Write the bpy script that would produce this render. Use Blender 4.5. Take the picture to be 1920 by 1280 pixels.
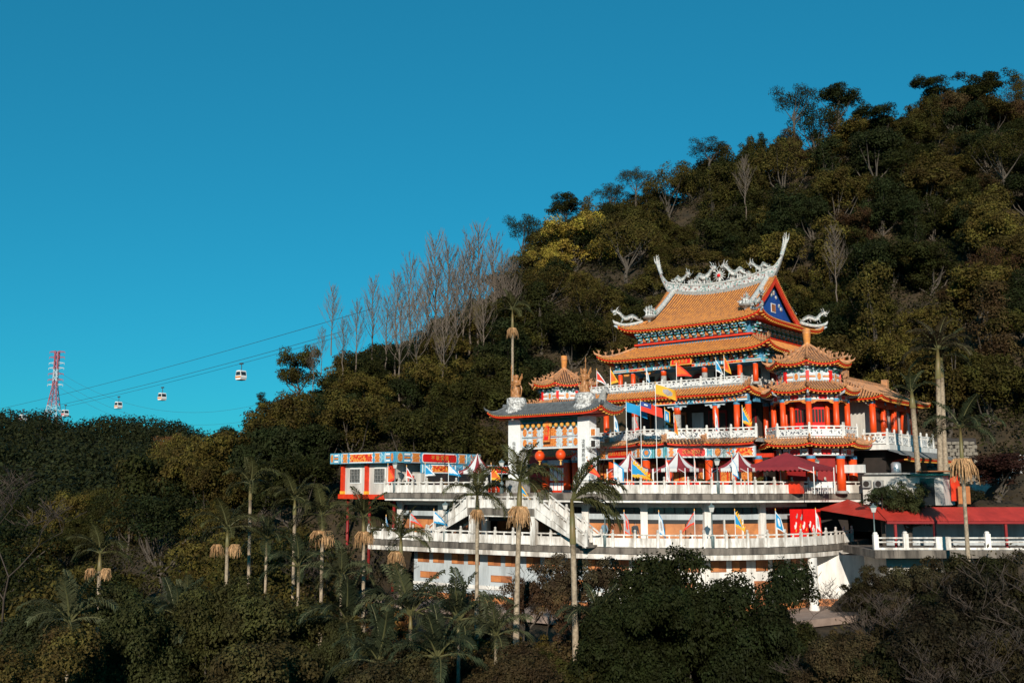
import bpy, math, random
import numpy as np
from mathutils import Vector
for o in list(bpy.data.objects): bpy.data.objects.remove(o)
SC = bpy.context.scene
COL = SC.collection
R = math.radians
# ------------------------------------------------------------------ camera, sky, sun, exposure
FPX, PITCH, ROT = 1830.0, R(8.43), R(40.0)        # focal length in px of a 1920 px wide frame
cam = bpy.data.cameras.new('camera'); camo = bpy.data.objects.new('camera', cam); COL.objects.link(camo)
cam.sensor_width = 36.0; cam.lens = FPX / 1920 * 36.0
cam.clip_start = 0.5; cam.clip_end = 6000
camo.location = (0, 0, 0); camo.rotation_euler = (R(90) + PITCH, 0, 0)
SC.camera = camo
SUN_AZ, SUN_EL = R(-7), R(20.5)                    # sun stands behind the camera, a little to the left
w = bpy.data.worlds.new('World'); SC.world = w; w.use_nodes = True
nt = w.node_tree; nt.nodes.clear()
sky = nt.nodes.new('ShaderNodeTexSky'); sky.sky_type = 'NISHITA'; sky.sun_disc = False
sky.sun_elevation = SUN_EL; sky.sun_rotation = R(180) + SUN_AZ * -1
sky.air_density = 1.0; sky.dust_density = 0.1; sky.ozone_density = 2.0; sky.altitude = 800
mul = nt.nodes.new('ShaderNodeMix'); mul.data_type = 'RGBA'; mul.blend_type = 'MULTIPLY'
mul.inputs[0].default_value = 1.0; mul.inputs[7].default_value = (0.085, 0.93, 1.22, 1)
bg = nt.nodes.new('ShaderNodeBackground'); bg.inputs[1].default_value = 0.15
wo = nt.nodes.new('ShaderNodeOutputWorld')
gam = nt.nodes.new('ShaderNodeGamma'); gam.inputs[1].default_value = 0.60
nt.links.new(sky.outputs[0], gam.inputs[0]); nt.links.new(gam.outputs[0], mul.inputs[6]); nt.links.new(mul.outputs[2], bg.inputs[0]); nt.links.new(bg.outputs[0], wo.inputs[0])
sl = bpy.data.lights.new('sun', 'SUN'); sl.energy = 5.0; sl.angle = R(0.5); sl.color = (1.0, 0.91, 0.78)
so = bpy.data.objects.new('sun', sl); COL.objects.link(so)
sdir = Vector((math.sin(SUN_AZ) * math.cos(SUN_EL), -math.cos(SUN_AZ) * math.cos(SUN_EL), math.sin(SUN_EL)))
so.rotation_euler = sdir.to_track_quat('Z', 'Y').to_euler(); so.location = sdir * 200
SC.view_settings.view_transform = 'Standard'; SC.view_settings.look = 'None'
SC.view_settings.exposure = 0.0; SC.view_settings.gamma = 1.0; SC.view_settings.use_curve_mapping = False
try:
    SC.cycles.max_bounces = 5; SC.cycles.diffuse_bounces = 3; SC.cycles.glossy_bounces = 2
    SC.cycles.transmission_bounces = 2; SC.cycles.transparent_max_bounces = 4; SC.cycles.use_denoising = True
    SC.cycles.caustics_reflective = False; SC.cycles.caustics_refractive = False
except Exception: pass

# ------------------------------------------------------------------ frames
HX, HY = 19.12, 88.19                             # centre of the hall; u runs along its front, v into the hill
CU, SU = math.cos(ROT), math.sin(ROT)
def W(u, v, z=0.0): return Vector((HX + CU*u + SU*v, HY - SU*u + CU*v, z))
def UV(x, y): dx, dy = x-HX, y-HY; return (dx*CU - dy*SU, dx*SU + dy*CU)
cP, sP = math.cos(PITCH), math.sin(PITCH)
def bearing(x, y): return 960 + FPX * x / max(y, 1.0)
def at(bx, by, Y):                                # the spot seen at (bx, by) in the photograph, Y metres ahead
    a, b = (bx-960)/FPX, (640-by)/FPX
    d = (a, cP - b*sP, sP + b*cP); k = Y / d[1]
    return Vector((d[0]*k, Y, d[2]*k))
def pxl(p):
    f = p[1]*cP + p[2]*sP; up = -p[1]*sP + p[2]*cP
    return 960 + FPX*p[0]/f, 640 - FPX*up/f

# ------------------------------------------------------------------ materials
MATS = {}
def mat(name, col, rough=0.6, var=0.0, scale=3.0, col2=None, bump=0.0, metal=0.0, spec=0.4, streak=False, det=5):
    if name in MATS: return MATS[name]
    m = bpy.data.materials.new(name); m.use_nodes = True; n = m.node_tree; b = n.nodes['Principled BSDF']
    b.inputs['Base Color'].default_value = (*col, 1); b.inputs['Roughness'].default_value = rough
    b.inputs['Metallic'].default_value = metal; b.inputs['Specular IOR Level'].default_value = spec
    if var > 0 or col2 or bump > 0:
        tc = n.nodes.new('ShaderNodeTexCoord'); no = n.nodes.new('ShaderNodeTexNoise')
        no.inputs['Scale'].default_value = scale; no.inputs['Detail'].default_value = det; no.inputs['Roughness'].default_value = 0.65
        src = tc.outputs['Object']
        if streak:
            mp = n.nodes.new('ShaderNodeMapping'); mp.inputs['Scale'].default_value = (1, 1, 0.18)
            n.links.new(src, mp.inputs[0]); src = mp.outputs[0]
        n.links.new(src, no.inputs['Vector'])
        if var > 0 or col2:
            rp = n.nodes.new('ShaderNodeValToRGB'); rp.color_ramp.elements[0].position = 0.38 if streak else 0.34; rp.color_ramp.elements[1].position = 0.58 if streak else 0.66
            lo = col2 if col2 else tuple(c*(1-var) for c in col)
            rp.color_ramp.elements[0].color = (*lo, 1); rp.color_ramp.elements[1].color = (*[min(1, c*(1+var*0.35)) for c in col], 1)
            n.links.new(no.outputs[0], rp.inputs[0]); n.links.new(rp.outputs[0], b.inputs['Base Color'])
        if bump > 0:
            bp = n.nodes.new('ShaderNodeBump'); bp.inputs['Strength'].default_value = bump; bp.inputs['Distance'].default_value = 0.05
            n.links.new(no.outputs[0], bp.inputs['Height']); n.links.new(bp.outputs[0], b.inputs['Normal'])
    MATS[name] = m; return m
def foliage_mat(name, trans=0.22, rough=0.6):
    m = bpy.data.materials.new(name); m.use_nodes = True; n = m.node_tree; n.nodes.clear()
    oi = n.nodes.new('ShaderNodeObjectInfo'); tc = n.nodes.new('ShaderNodeTexCoord'); no = n.nodes.new('ShaderNodeTexNoise')
    no.inputs['Scale'].default_value = 0.75; no.inputs['Detail'].default_value = 3
    no2 = n.nodes.new('ShaderNodeTexWhiteNoise'); gi = n.nodes.new('ShaderNodeNewGeometry')
    n.links.new(gi.outputs['Random Per Island'], no2.inputs['Vector'])
    hs = n.nodes.new('ShaderNodeHueSaturation')
    ma = n.nodes.new('ShaderNodeMapRange'); ma.inputs[1].default_value = 0.3; ma.inputs[2].default_value = 0.7; ma.inputs[3].default_value = 0.475; ma.inputs[4].default_value = 0.525
    mb = n.nodes.new('ShaderNodeMapRange'); mb.inputs[3].default_value = 0.72; mb.inputs[4].default_value = 1.35
    n.links.new(tc.outputs['Object'], no.inputs['Vector']); n.links.new(no.outputs[0], ma.inputs[0])
    n.links.new(gi.outputs['Random Per Island'], mb.inputs[0])
    n.links.new(oi.outputs['Color'], hs.inputs['Color']); n.links.new(ma.outputs[0], hs.inputs['Hue']); mc = n.nodes.new('ShaderNodeMapRange'); mc.inputs[1].default_value = 0.3; mc.inputs[2].default_value = 0.7; mc.inputs[3].default_value = 0.6; mc.inputs[4].default_value = 1.45
    mm_ = n.nodes.new('ShaderNodeMath'); mm_.operation = 'MULTIPLY'; n.links.new(no.outputs[0], mc.inputs[0]); n.links.new(mc.outputs[0], mm_.inputs[0]); n.links.new(mb.outputs[0], mm_.inputs[1]); n.links.new(mm_.outputs[0], hs.inputs['Value'])
    df = n.nodes.new('ShaderNodeBsdfPrincipled'); df.inputs['Roughness'].default_value = rough; df.inputs['Specular IOR Level'].default_value = 0.06
    tr = n.nodes.new('ShaderNodeBsdfTranslucent'); mx = n.nodes.new('ShaderNodeMixShader'); mx.inputs[0].default_value = trans
    out = n.nodes.new('ShaderNodeOutputMaterial')
    n.links.new(hs.outputs[0], df.inputs['Base Color']); n.links.new(hs.outputs[0], tr.inputs['Color'])
    n.links.new(df.outputs[0], mx.inputs[1]); n.links.new(tr.outputs[0], mx.inputs[2]); n.links.new(mx.outputs[0], out.inputs[0])
    MATS[name] = m; return m
def mosaic_mat(name, cols, scale, rough=0.5):
    m = bpy.data.materials.new(name); m.use_nodes = True; n = m.node_tree; b = n.nodes['Principled BSDF']
    tc = n.nodes.new('ShaderNodeTexCoord'); vo = n.nodes.new('ShaderNodeTexVoronoi'); vo.inputs['Scale'].default_value = scale
    sp = n.nodes.new('ShaderNodeSeparateColor'); rp = n.nodes.new('ShaderNodeValToRGB'); rp.color_ramp.interpolation = 'CONSTANT'
    while len(rp.color_ramp.elements) < len(cols): rp.color_ramp.elements.new(0.5)
    for i, c in enumerate(cols): rp.color_ramp.elements[i].position = i/len(cols); rp.color_ramp.elements[i].color = (*c, 1)
    n.links.new(tc.outputs['Object'], vo.inputs['Vector']); n.links.new(vo.outputs['Color'], sp.inputs[0]); n.links.new(sp.outputs[0], rp.inputs[0])
    n.links.new(rp.outputs[0], b.inputs['Base Color']); b.inputs['Roughness'].default_value = rough
    bp = n.nodes.new('ShaderNodeBump'); bp.inputs['Strength'].default_value = 0.6; bp.inputs['Distance'].default_value = 0.06
    n.links.new(vo.outputs['Distance'], bp.inputs['Height']); n.links.new(bp.outputs[0], b.inputs['Normal'])
    MATS[name] = m; return m
M = dict(
 tile=mat('glazed_orange_tile', (0.68,0.27,0.06), 0.4, 0.5, 2.6, col2=(0.42,0.17,0.07)),
 tile_b=mat('shaded_orange_tile_bed', (0.085,0.026,0.009), 0.8, 0.4, 3.0),  # bed coloured dark to stand for shadow between the tile rows
 tile_old=mat('weathered_orange_tile', (0.56,0.25,0.10), 0.55, 0.6, 2.4, col2=(0.24,0.14,0.09)),
 tile_old_b=mat('shaded_old_tile_bed', (0.09,0.036,0.02), 0.85, 0.5, 3.0),  # the same shade between rows, put into the bed colour of old roofs
 gtile=mat('grey_clay_tile', (0.13,0.14,0.145), 0.6, 0.4, 3.0), gtile_b=mat('grey_tile_bed', (0.07,0.075,0.08), 0.7, 0.4, 3.0),
 red=mat('vermilion_paint', (0.72,0.045,0.012), 0.4, 0.25, 2.5), orange=mat('orange_red_paint', (0.80,0.075,0.010), 0.4, 0.2, 2.0),
 dred=mat('dark_red_paint', (0.26,0.012,0.012), 0.5, 0.2, 2.0), sign=mat('sign_red', (0.75,0.012,0.01), 0.45, 0.1, 4),
 gold=mat('gold_paint', (0.80,0.38,0.07), 0.4, 0.3, 6), gold2=mat('ochre_carving', (0.70,0.30,0.06), 0.5, 0.6, 9, col2=(0.42,0.06,0.02), bump=0.4),
 blue=mat('blue_paint', (0.09,0.30,0.48), 0.5, 0.3, 3), cyan=mat('cyan_paint', (0.17,0.48,0.60), 0.5, 0.3, 4), green=mat('green_paint', (0.03,0.19,0.14), 0.5, 0.3, 4),
 azure=mat('azure_paint', (0.07,0.33,0.52), 0.5, 0.25, 4), dblue=mat('deep_blue_paint', (0.012,0.07,0.30), 0.5, 0.2, 2), pale=mat('pale_blue_grey_paint', (0.52,0.60,0.64), 0.6, 0.25, 5),
 white=mat('white_paint', (0.74,0.715,0.67), 0.6, 0.25, 1.6, streak=True), wstain=mat('stained_white_paint', (0.70,0.665,0.615), 0.7, 0.5, 1.7, col2=(0.36,0.32,0.275), streak=True),
 wfine=mat('clean_white_paint', (0.82,0.82,0.80), 0.5, 0.1, 5), conc=mat('grey_concrete', (0.17,0.145,0.12), 0.85, 0.6, 1.3, col2=(0.055,0.046,0.038), bump=0.3, streak=True),
 paving=mat('terrace_paving', (0.30,0.22,0.18), 0.8, 0.3, 1.0), stone=mat('grey_stone', (0.36,0.35,0.33), 0.75, 0.45, 5, bump=0.5),
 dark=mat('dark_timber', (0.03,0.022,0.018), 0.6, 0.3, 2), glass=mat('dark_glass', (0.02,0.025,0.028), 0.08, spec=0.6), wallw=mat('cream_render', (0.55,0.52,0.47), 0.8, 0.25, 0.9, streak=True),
 wallg=mat('blue_grey_render', (0.42,0.46,0.48), 0.8, 0.25, 1.2, streak=True), ply=mat('orange_plywood', (0.52,0.20,0.065), 0.6, 0.45, 1.1, col2=(0.36,0.13,0.045)),
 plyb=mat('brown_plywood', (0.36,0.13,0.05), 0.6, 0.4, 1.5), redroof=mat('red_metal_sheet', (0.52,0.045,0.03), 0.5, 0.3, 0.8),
 canvasr=mat('maroon_canvas', (0.26,0.024,0.032), 0.8, 0.15, 2), canvasw=mat('white_canvas', (0.72,0.71,0.69), 0.8, 0.1, 2), metal=mat('galvanised_pole', (0.55,0.55,0.55), 0.35, 0.15, 3, metal=0.6),
 lampg=mat('grey_green_lamp_paint', (0.13,0.18,0.18), 0.5, 0.2, 4), lampgl=mat('frosted_lamp_glass', (0.62,0.62,0.58), 0.3), skin=mat('skin', (0.45,0.25,0.17), 0.6),
 bronze=mat('orange_bronze', (0.46,0.20,0.07), 0.45, 0.5, 7, bump=0.4, spec=0.5), rock=mat('white_black_rock', (0.70,0.68,0.65), 0.8, 0.6, 5.5, col2=(0.05,0.05,0.05), bump=0.8),
 wall_stone=mat('rubble_stone', (0.22,0.19,0.15), 0.9, 0.4, 3, bump=0.5), bark=mat('grey_bark', (0.085,0.068,0.052), 0.9, 0.5, 5, bump=0.4), palmt=mat('pale_palm_trunk', (0.38,0.30,0.21), 0.8, 0.45, 6, col2=(0.20,0.15,0.10), bump=0.3),
 twig=mat('pale_twig', (0.15,0.115,0.088), 0.9, 0.3, 4), twigd=mat('brown_twig', (0.060,0.043,0.032), 0.9, 0.4, 4), rachis=mat('frond_rachis', (0.10,0.095,0.035), 0.6), shaft=mat('green_crownshaft', (0.11,0.105,0.04), 0.5, 0.4, 2, col2=(0.19,0.13,0.05)), fruit=mat('tan_palm_fruit_strands', (0.55,0.32,0.15), 0.8, 0.5, 5),
 soil=mat('dry_undergrowth_soil', (0.052,0.034,0.016), 0.95, 0.6, 0.5, col2=(0.018,0.014,0.007), bump=0.6), drygrass=mat('dry_grass_slope', (0.15,0.095,0.05), 0.95, 0.5, 0.7, bump=0.5),
 cable=mat('steel_cable', (0.05,0.06,0.07), 0.5), flagb=mat('flag_sky_blue', (0.01,0.26,0.52), 0.8), flagr=mat('flag_red', (0.72,0.045,0.02), 0.8), flago=mat('flag_orange', (0.80,0.14,0.02), 0.8), flagy=mat('flag_yellow', (0.80,0.40,0.03), 0.8),
 flagw=mat('flag_white', (0.70,0.72,0.72), 0.8, 0.25, 5), flagg=mat('flag_grey', (0.40,0.36,0.36), 0.8, 0.4, 6), flagn=mat('flag_navy', (0.02,0.06,0.25), 0.8), pink=mat('pink_sheet', (0.55,0.08,0.12), 0.7),
 steel_red=mat('pylon_red', (0.50,0.05,0.04), 0.6), steel_wh=mat('pylon_white', (0.60,0.60,0.60), 0.6), black=mat('black_paint', (0.015,0.015,0.015), 0.6))
mosaic_mat('ceramic_ridge', [(0.55,0.55,0.53),(0.35,0.36,0.35),(0.62,0.60,0.57),(0.16,0.28,0.26),(0.60,0.58,0.56),(0.30,0.16,0.14),(0.48,0.48,0.47)], 7.0); M['cer'] = MATS['ceramic_ridge']
mosaic_mat('white_painted_holes', [(0.72,0.71,0.69),(0.72,0.71,0.69),(0.70,0.69,0.67),(0.12,0.13,0.15),(0.74,0.73,0.71)], 9.0); M['carv'] = MATS['white_painted_holes']  # dark cells paint the shade inside the holes of the carving
mosaic_mat('painted_scroll', [(0.10,0.35,0.50),(0.66,0.24,0.05),(0.45,0.55,0.60),(0.03,0.18,0.16),(0.62,0.12,0.04),(0.60,0.58,0.52)], 8.0); M['scroll'] = MATS['painted_scroll']
mosaic_mat('gold_on_red', [(0.62,0.03,0.01),(0.80,0.32,0.05),(0.70,0.05,0.01),(0.78,0.26,0.04)], 6.0); M['gor'] = MATS['gold_on_red']
mosaic_mat('flowers', [(0.55,0.03,0.05),(0.60,0.10,0.20),(0.06,0.10,0.02),(0.70,0.25,0.02),(0.08,0.12,0.03)], 9.0); M['flow'] = MATS['flowers']
M['leaf'] = foliage_mat('leaves'); M['frond'] = foliage_mat('fronds', 0.18, 0.45)
mosaic_mat('pale_ceramic_dragon', [(0.55,0.54,0.51),(0.60,0.58,0.55),(0.40,0.42,0.40),(0.52,0.50,0.47),(0.28,0.36,0.34),(0.58,0.57,0.54),(0.46,0.38,0.34)], 13.0); M['silver'] = MATS['pale_ceramic_dragon']

# ------------------------------------------------------------------ mesh building
class MB:
    def __init__(s): s.v = []; s.f = []; s.m = []
    def add(s, vs, fs, m=0):
        k = len(s.v); s.v += [tuple(p) for p in vs]; s.f += [tuple(i+k for i in f) for f in fs]; s.m += [m]*len(fs); return s
    def box(s, x0, x1, y0, y1, z0, z1, m=0):
        return s.add([(x0,y0,z0),(x1,y0,z0),(x1,y1,z0),(x0,y1,z0),(x0,y0,z1),(x1,y0,z1),(x1,y1,z1),(x0,y1,z1)],
                     [(0,3,2,1),(4,5,6,7),(0,1,5,4),(1,2,6,5),(2,3,7,6),(3,0,4,7)], m)
    def seg(s, p, q, th, z0, z1, m=0, off=0.0):      # a wall from p to q (2-D), thickness th centred at offset off to its left
        dx, dy = q[0]-p[0], q[1]-p[1]; L = math.hypot(dx, dy) or 1; nx, ny = -dy/L, dx/L
        a, b = off-th/2, off+th/2
        c = [(p[0]+nx*a,p[1]+ny*a),(q[0]+nx*a,q[1]+ny*a),(q[0]+nx*b,q[1]+ny*b),(p[0]+nx*b,p[1]+ny*b)]
        za, zb = (z0 if isinstance(z0, tuple) else (z0, z0)), (z1 if isinstance(z1, tuple) else (z1, z1))
        zz0 = [za[0], za[1], za[1], za[0]]; zz1 = [zb[0], zb[1], zb[1], zb[0]]
        return s.add([(c[i][0],c[i][1],zz0[i]) for i in range(4)]+[(c[i][0],c[i][1],zz1[i]) for i in range(4)],
                     [(0,3,2,1),(4,5,6,7),(0,1,5,4),(1,2,6,5),(2,3,7,6),(3,0,4,7)], m)
    def tube(s, pts, rs, n=8, m=0, cap=True):
        pts = [Vector(p) for p in pts]; N = len(pts)
        if not isinstance(rs, (list, tuple)): rs = [rs]*N
        ref = Vector((0.0,0.0,1.0)); vs = []
        d0 = (pts[-1]-pts[0]); 
        if d0.length > 0 and abs(d0.normalized().z) > 0.8: ref = Vector((1.0,0.0,0.0))
        for i in range(N):
            t = (pts[min(i+1,N-1)]-pts[max(i-1,0)]); t = t.normalized() if t.length > 1e-9 else Vector((0,0,1))
            a = t.cross(ref); a = a.normalized() if a.length > 1e-6 else Vector((0,1,0)); b = t.cross(a)
            for k in range(n):
                th = 2*math.pi*k/n; vs.append(pts[i]+a*(rs[i]*math.cos(th))+b*(rs[i]*math.sin(th)))
        fs = [(i*n+k, i*n+(k+1)%n, (i+1)*n+(k+1)%n, (i+1)*n+k) for i in range(N-1) for k in range(n)]
        if cap: fs += [tuple(range(n)), tuple((N-1)*n+k for k in reversed(range(n)))]
        return s.add(vs, fs, m)
    def lathe(s, prof, n=12, c=(0,0,0), m=0, ph=0.0):
        vs = []; N = len(prof)
        for r, z in prof:
            for k in range(n):
                th = 2*math.pi*k/n+ph; vs.append((c[0]+r*math.cos(th), c[1]+r*math.sin(th), c[2]+z))
        fs = [(i*n+k, i*n+(k+1)%n, (i+1)*n+(k+1)%n, (i+1)*n+k) for i in range(N-1) for k in range(n)]
        fs += [tuple(reversed(range(n))), tuple((N-1)*n+k for k in range(n))]
        return s.add(vs, fs, m)
    def prism(s, poly, y0, y1, m=0):                 # (x, z) outline pushed through y0..y1
        n = len(poly); vs = [(x,y0,z) for x,z in poly]+[(x,y1,z) for x,z in poly]
        return s.add(vs, [tuple(range(n)), tuple(reversed(range(n,2*n)))]+[(i,(i+n),(i+1)%n+n,(i+1)%n) for i in range(n)], m)
    def slab(s, poly, z0, z1, m=0):                  # (x, y) outline pushed through z0..z1
        n = len(poly); vs = [(x,y,z0) for x,y in poly]+[(x,y,z1) for x,y in poly]
        return s.add(vs, [tuple(reversed(range(n))), tuple(range(n,2*n))]+[(i,(i+1)%n,(i+1)%n+n,i+n) for i in range(n)], m)
    def rot(s, th, c=(0,0)):                         # turn everything so far about a vertical axis
        ct, st = math.cos(th), math.sin(th)
        s.v = [(c[0]+(x-c[0])*ct-(y-c[1])*st, c[1]+(x-c[0])*st+(y-c[1])*ct, z) for x,y,z in s.v]; return s
    def mesh(s, name, mats, smooth=False):
        me = bpy.data.meshes.new(name); me.from_pydata(s.v, [], s.f)
        for x in (mats if isinstance(mats, (list, tuple)) else [mats]): me.materials.append(M[x] if isinstance(x, str) else x)
        if any(s.m): me.polygons.foreach_set('material_index', s.m)
        if smooth: me.polygons.foreach_set('use_smooth', [True]*len(me.polygons))
        me.update(); return me
OFF = {}
def link(name, data, parent=None, loc=(0,0,0), rz=0.0):
    o = bpy.data.objects.new(name, data); COL.objects.link(o); o.parent = parent; o.location = loc
    if rz: o.rotation_euler = (0,0,rz)
    return o
def tag(o, label, cat, group=None, kind=None):
    if label: o['label'] = label
    if cat: o['category'] = cat
    if group: o['group'] = group
    if kind: o['kind'] = kind
    return o
def thing(name, label, cat, u, v, z, group=None):    # an Empty at the thing's base; its parts are written in hall coordinates
    o = link(name, None, None, W(u,v,z), -ROT); OFF[o.name] = (-u,-v,-z); o.empty_display_size = 0.5
    return tag(o, label, cat, group)
def wthing(name, label, cat, loc, group=None, rz=0.0):  # the same at a spot of the terrain, parts written about the Empty
    o = link(name, None, None, loc, rz); OFF[o.name] = (0,0,0); o.empty_display_size = 0.5
    return tag(o, label, cat, group)
def part(root, name, mb, mats, smooth=False, parent=None):
    me = mb if isinstance(mb, bpy.types.Mesh) else mb.mesh(name, mats, smooth)
    return link(name, me, parent or root, (0,0,0) if parent else OFF[root.name])
def put(root, name, me, loc, rz=0.0, parent=None):   # a part that shares its mesh with others
    f = OFF[root.name]; o = link(name, me, root, (loc[0]+f[0], loc[1]+f[1], loc[2]+f[2]), rz)
    if parent:
        pl = Vector(parent.location); o.parent = parent; o.location = Vector(o.location)-pl
    return o
def stuffpart(o): o['kind'] = 'stuff'; return o
def struct(name, mb, mats, smooth=False, uvz=True):
    me = mb.mesh(name, mats, smooth) if isinstance(mb, MB) else mb
    o = link(name, me, None, W(0,0,0) if uvz else (0,0,0), -ROT if uvz else 0.0); o['kind'] = 'structure'; return o
def lerp(a, b, t): return a+(b-a)*t
def text_mesh(txt, size, m, vertical=False, spacing=1.0):
    cu = bpy.data.curves.new('lettering', 'FONT'); cu.body = '\n'.join(txt) if vertical else txt
    cu.size = size; cu.extrude = 0.006; cu.align_x = 'CENTER'; cu.align_y = 'CENTER'; cu.space_character = spacing; cu.resolution_u = 2
    cu.materials.append(M[m]); return cu
def lettering(root, txt, size, m, loc, facing, vertical=False, parent=None, spacing=1.0):
    cu = text_mesh(txt, size, m, vertical, spacing); f = OFF[root.name]
    tmp = bpy.data.objects.new('lettering_curve', cu); COL.objects.link(tmp); dg = bpy.context.evaluated_depsgraph_get(); dg.update()
    me = bpy.data.meshes.new_from_object(tmp.evaluated_get(dg)); bpy.data.objects.remove(tmp); me.materials.clear(); me.materials.append(M[m])
    o = bpy.data.objects.new('lettering', me); COL.objects.link(o); o['kind'] = 'stuff'
    o.parent = root; o.location = (loc[0]+f[0], loc[1]+f[1], loc[2]+f[2]); o.rotation_euler = (R(90), 0, facing+R(90))
    if parent: o.parent = parent; o.location = Vector(o.location)-Vector(parent.location)
    return o
# ------------------------------------------------------------------ parts that the temple buildings share
def roof_panel(S, RB, E, G, theta, c, L, l, A0, A1, z0, z1, up=0.6, conc=1.35, k=1.0, sag=None, sp=0.27, r=0.066, zin=None, Ain=None, hipx=None):
    """one slope of a swept roof: S bed, RB tile rows, E eave board and soffit, G round tile ends"""
    ct, st = math.cos(theta), math.sin(theta)
    def f(x, t, dz=0.0):
        y = lerp(A0, A1, t)
        z = z1 + (z0-z1)*(1-t)**conc + up*math.exp(-(L-abs(x))/k)*t**1.5 + (sag(x)*(1-t) if sag else 0)
        return (c[0]+ct*y-st*x, c[1]+st*y+ct*x, z+dz)
    def t0(x): return 0.0 if abs(x) <= l else min(0.98, (hipx(abs(x)) if hipx else (abs(x)-l)/max(1e-6, L-l)))
    nx, ntt = max(8, int(2*L/0.5)), 8
    xs = [-L+2*L*i/nx for i in range(nx+1)]
    for e in (-l, l):
        if 0 < l < L: xs.append(e)
    xs = sorted(set(round(x,4) for x in xs)); vs = []
    for x in xs:
        a = t0(x)
        for j in range(ntt+1): vs.append(f(x, lerp(a, 1, j/ntt)))
    n1 = ntt+1
    S.add(vs, [(i*n1+j, i*n1+j+1, (i+1)*n1+j+1, (i+1)*n1+j) for i in range(len(xs)-1) for j in range(ntt)])
    n = int(2*L/sp); ox = -L+(2*L-(n-1)*sp)/2
    for i in range(n):
        x = ox+i*sp; a = t0(x)
        if a > 0.96: continue
        m = 6; vs = []
        for j in range(m+1):
            t = lerp(a, 1.0, j/m)
            for dx, dz in ((-r,0.0),(-r*0.55,r*1.45),(r*0.55,r*1.45),(r,0.0)):
                xx = max(-L, min(L, x+dx)); vs.append(f(xx, t, dz))
        RB.add(vs, [(j*4+q, (j+1)*4+q, (j+1)*4+q+1, j*4+q+1) for j in range(m) for q in range(3)])
        p = f(x, 1.0, 0.0); ex, ey = ct*0.03, st*0.03     # the round end tile
        vs = [(p[0]+ex-st*r*0.8*math.cos(q*1.0472), p[1]+ey+ct*r*0.8*math.cos(q*1.0472), p[2]+r*0.35+r*0.8*math.sin(q*1.0472)) for q in range(6)]
        G.add(vs, [(0,1,2,3,4,5)])
    vs = []; N = 24
    zin_ = z1-0.1 if zin is None else zin; Ai = A1-0.9 if Ain is None else Ain; Li = l+(L-l)*max(0, (Ai-A0)/max(1e-6, A1-A0)) if L > l else L
    for i in range(N+1):
        x = -L+2*L*i/N; q = f(x, 1.0)
        xi = x*Li/L; inn = (c[0]+ct*Ai-st*xi, c[1]+st*Ai+ct*xi, zin_)
        vs += [(q[0]+ct*0.015, q[1]+st*0.015, q[2]-0.05), (q[0], q[1], q[2]-0.17), inn]
    E.add(vs, [(i*3+j, i*3+j+1, (i+1)*3+j+1, (i+1)*3+j) for i in range(N) for j in range(2)])
    if 0.5 < Ai < A1:                                    # rafter ends under the eave
        nr = int(2*L/0.34)
        for i in range(nr):
            x = -L+0.17+i*0.34; q = f(x, 1.0); y = A1-0.06
            b = (c[0]+ct*y-st*x, c[1]+st*y+ct*x); zz = q[2]-0.24
            G.add([(b[0]-st*a_*0.045+ct*d_, b[1]+ct*a_*0.045+st*d_, zz+e_*0.045) for d_ in (0.03,-0.25) for a_, e_ in ((-1,-1),(1,-1),(1,1),(-1,1))],
                  [(0,1,2,3),(0,4,5,1),(3,2,6,7),(0,3,7,4),(1,5,6,2)])
    return f
def hip_line(f, L, l, sgn, n=8, hipx=None):
    return [f(sgn*lerp(l, L, i/n), (hipx(lerp(l,L,i/n)) if hipx else i/n) if L > l else i/n, 0.08) for i in range(n+1)]
FIG = MB()
FIG.lathe([(0.09,0),(0.11,0.06),(0.05,0.12),(0.085,0.24),(0.06,0.34),(0.02,0.40)], 6).tube([(0,0,0.22),(0.13,0,0.34),(0.17,0,0.46)], [0.04,0.025,0.01], 5).tube([(0,0,0.22),(-0.11,0,0.30),(-0.15,0,0.42)], [0.035,0.02,0.01], 5)
FIGM = {k: FIG.mesh('roof_figure', k) for k in ('tile_old', 'cer')}
def hip_ridge(root, line, mat_, r=0.11, curl=0.35, figs=0, figmat='tile_old', par=None):
    d = Vector(line[-1])-Vector(line[-2]); d = Vector((d.x, d.y, 0)).normalized()
    e = Vector(line[-1]); tip = [e+d*0.18+Vector((0,0,0.10)), e+d*0.30+Vector((0,0,curl))]
    b = MB().tube(list(line)+tip, [r]*len(line)+[r*0.75, r*0.25], 6)
    h = part(root, 'hip_ridge', b, mat_, True)
    for i in range(figs):
        t = 0.35+0.6*i/max(1, figs-1); k = t*(len(line)-1); a = int(k); a = min(a, len(line)-2)
        p = Vector(line[a]).lerp(Vector(line[a+1]), k-a)
        q = link('ridge_figure', FIGM[figmat], h, p+Vector((0,0,r*0.8)), math.atan2(d.y, d.x)); q.scale = (1,1,0.85+0.3*((i*7)%3)/2)
    return h
def roof_parts(root, S, RB, E, G, old=False, grey=False):
    a, b = ('gtile','gtile_b') if grey else (('tile_old','tile_old_b') if old else ('tile','tile_b'))
    s = part(root, 'roof_slope', S, b); t = part(root, 'tile_rows', RB, a, False, s); stuffpart(t)
    e = part(root, 'eave_board', E, 'red', False, s); g = part(root, 'eave_tile_ends', G, 'gold', False, s); stuffpart(g)
    return s
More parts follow.
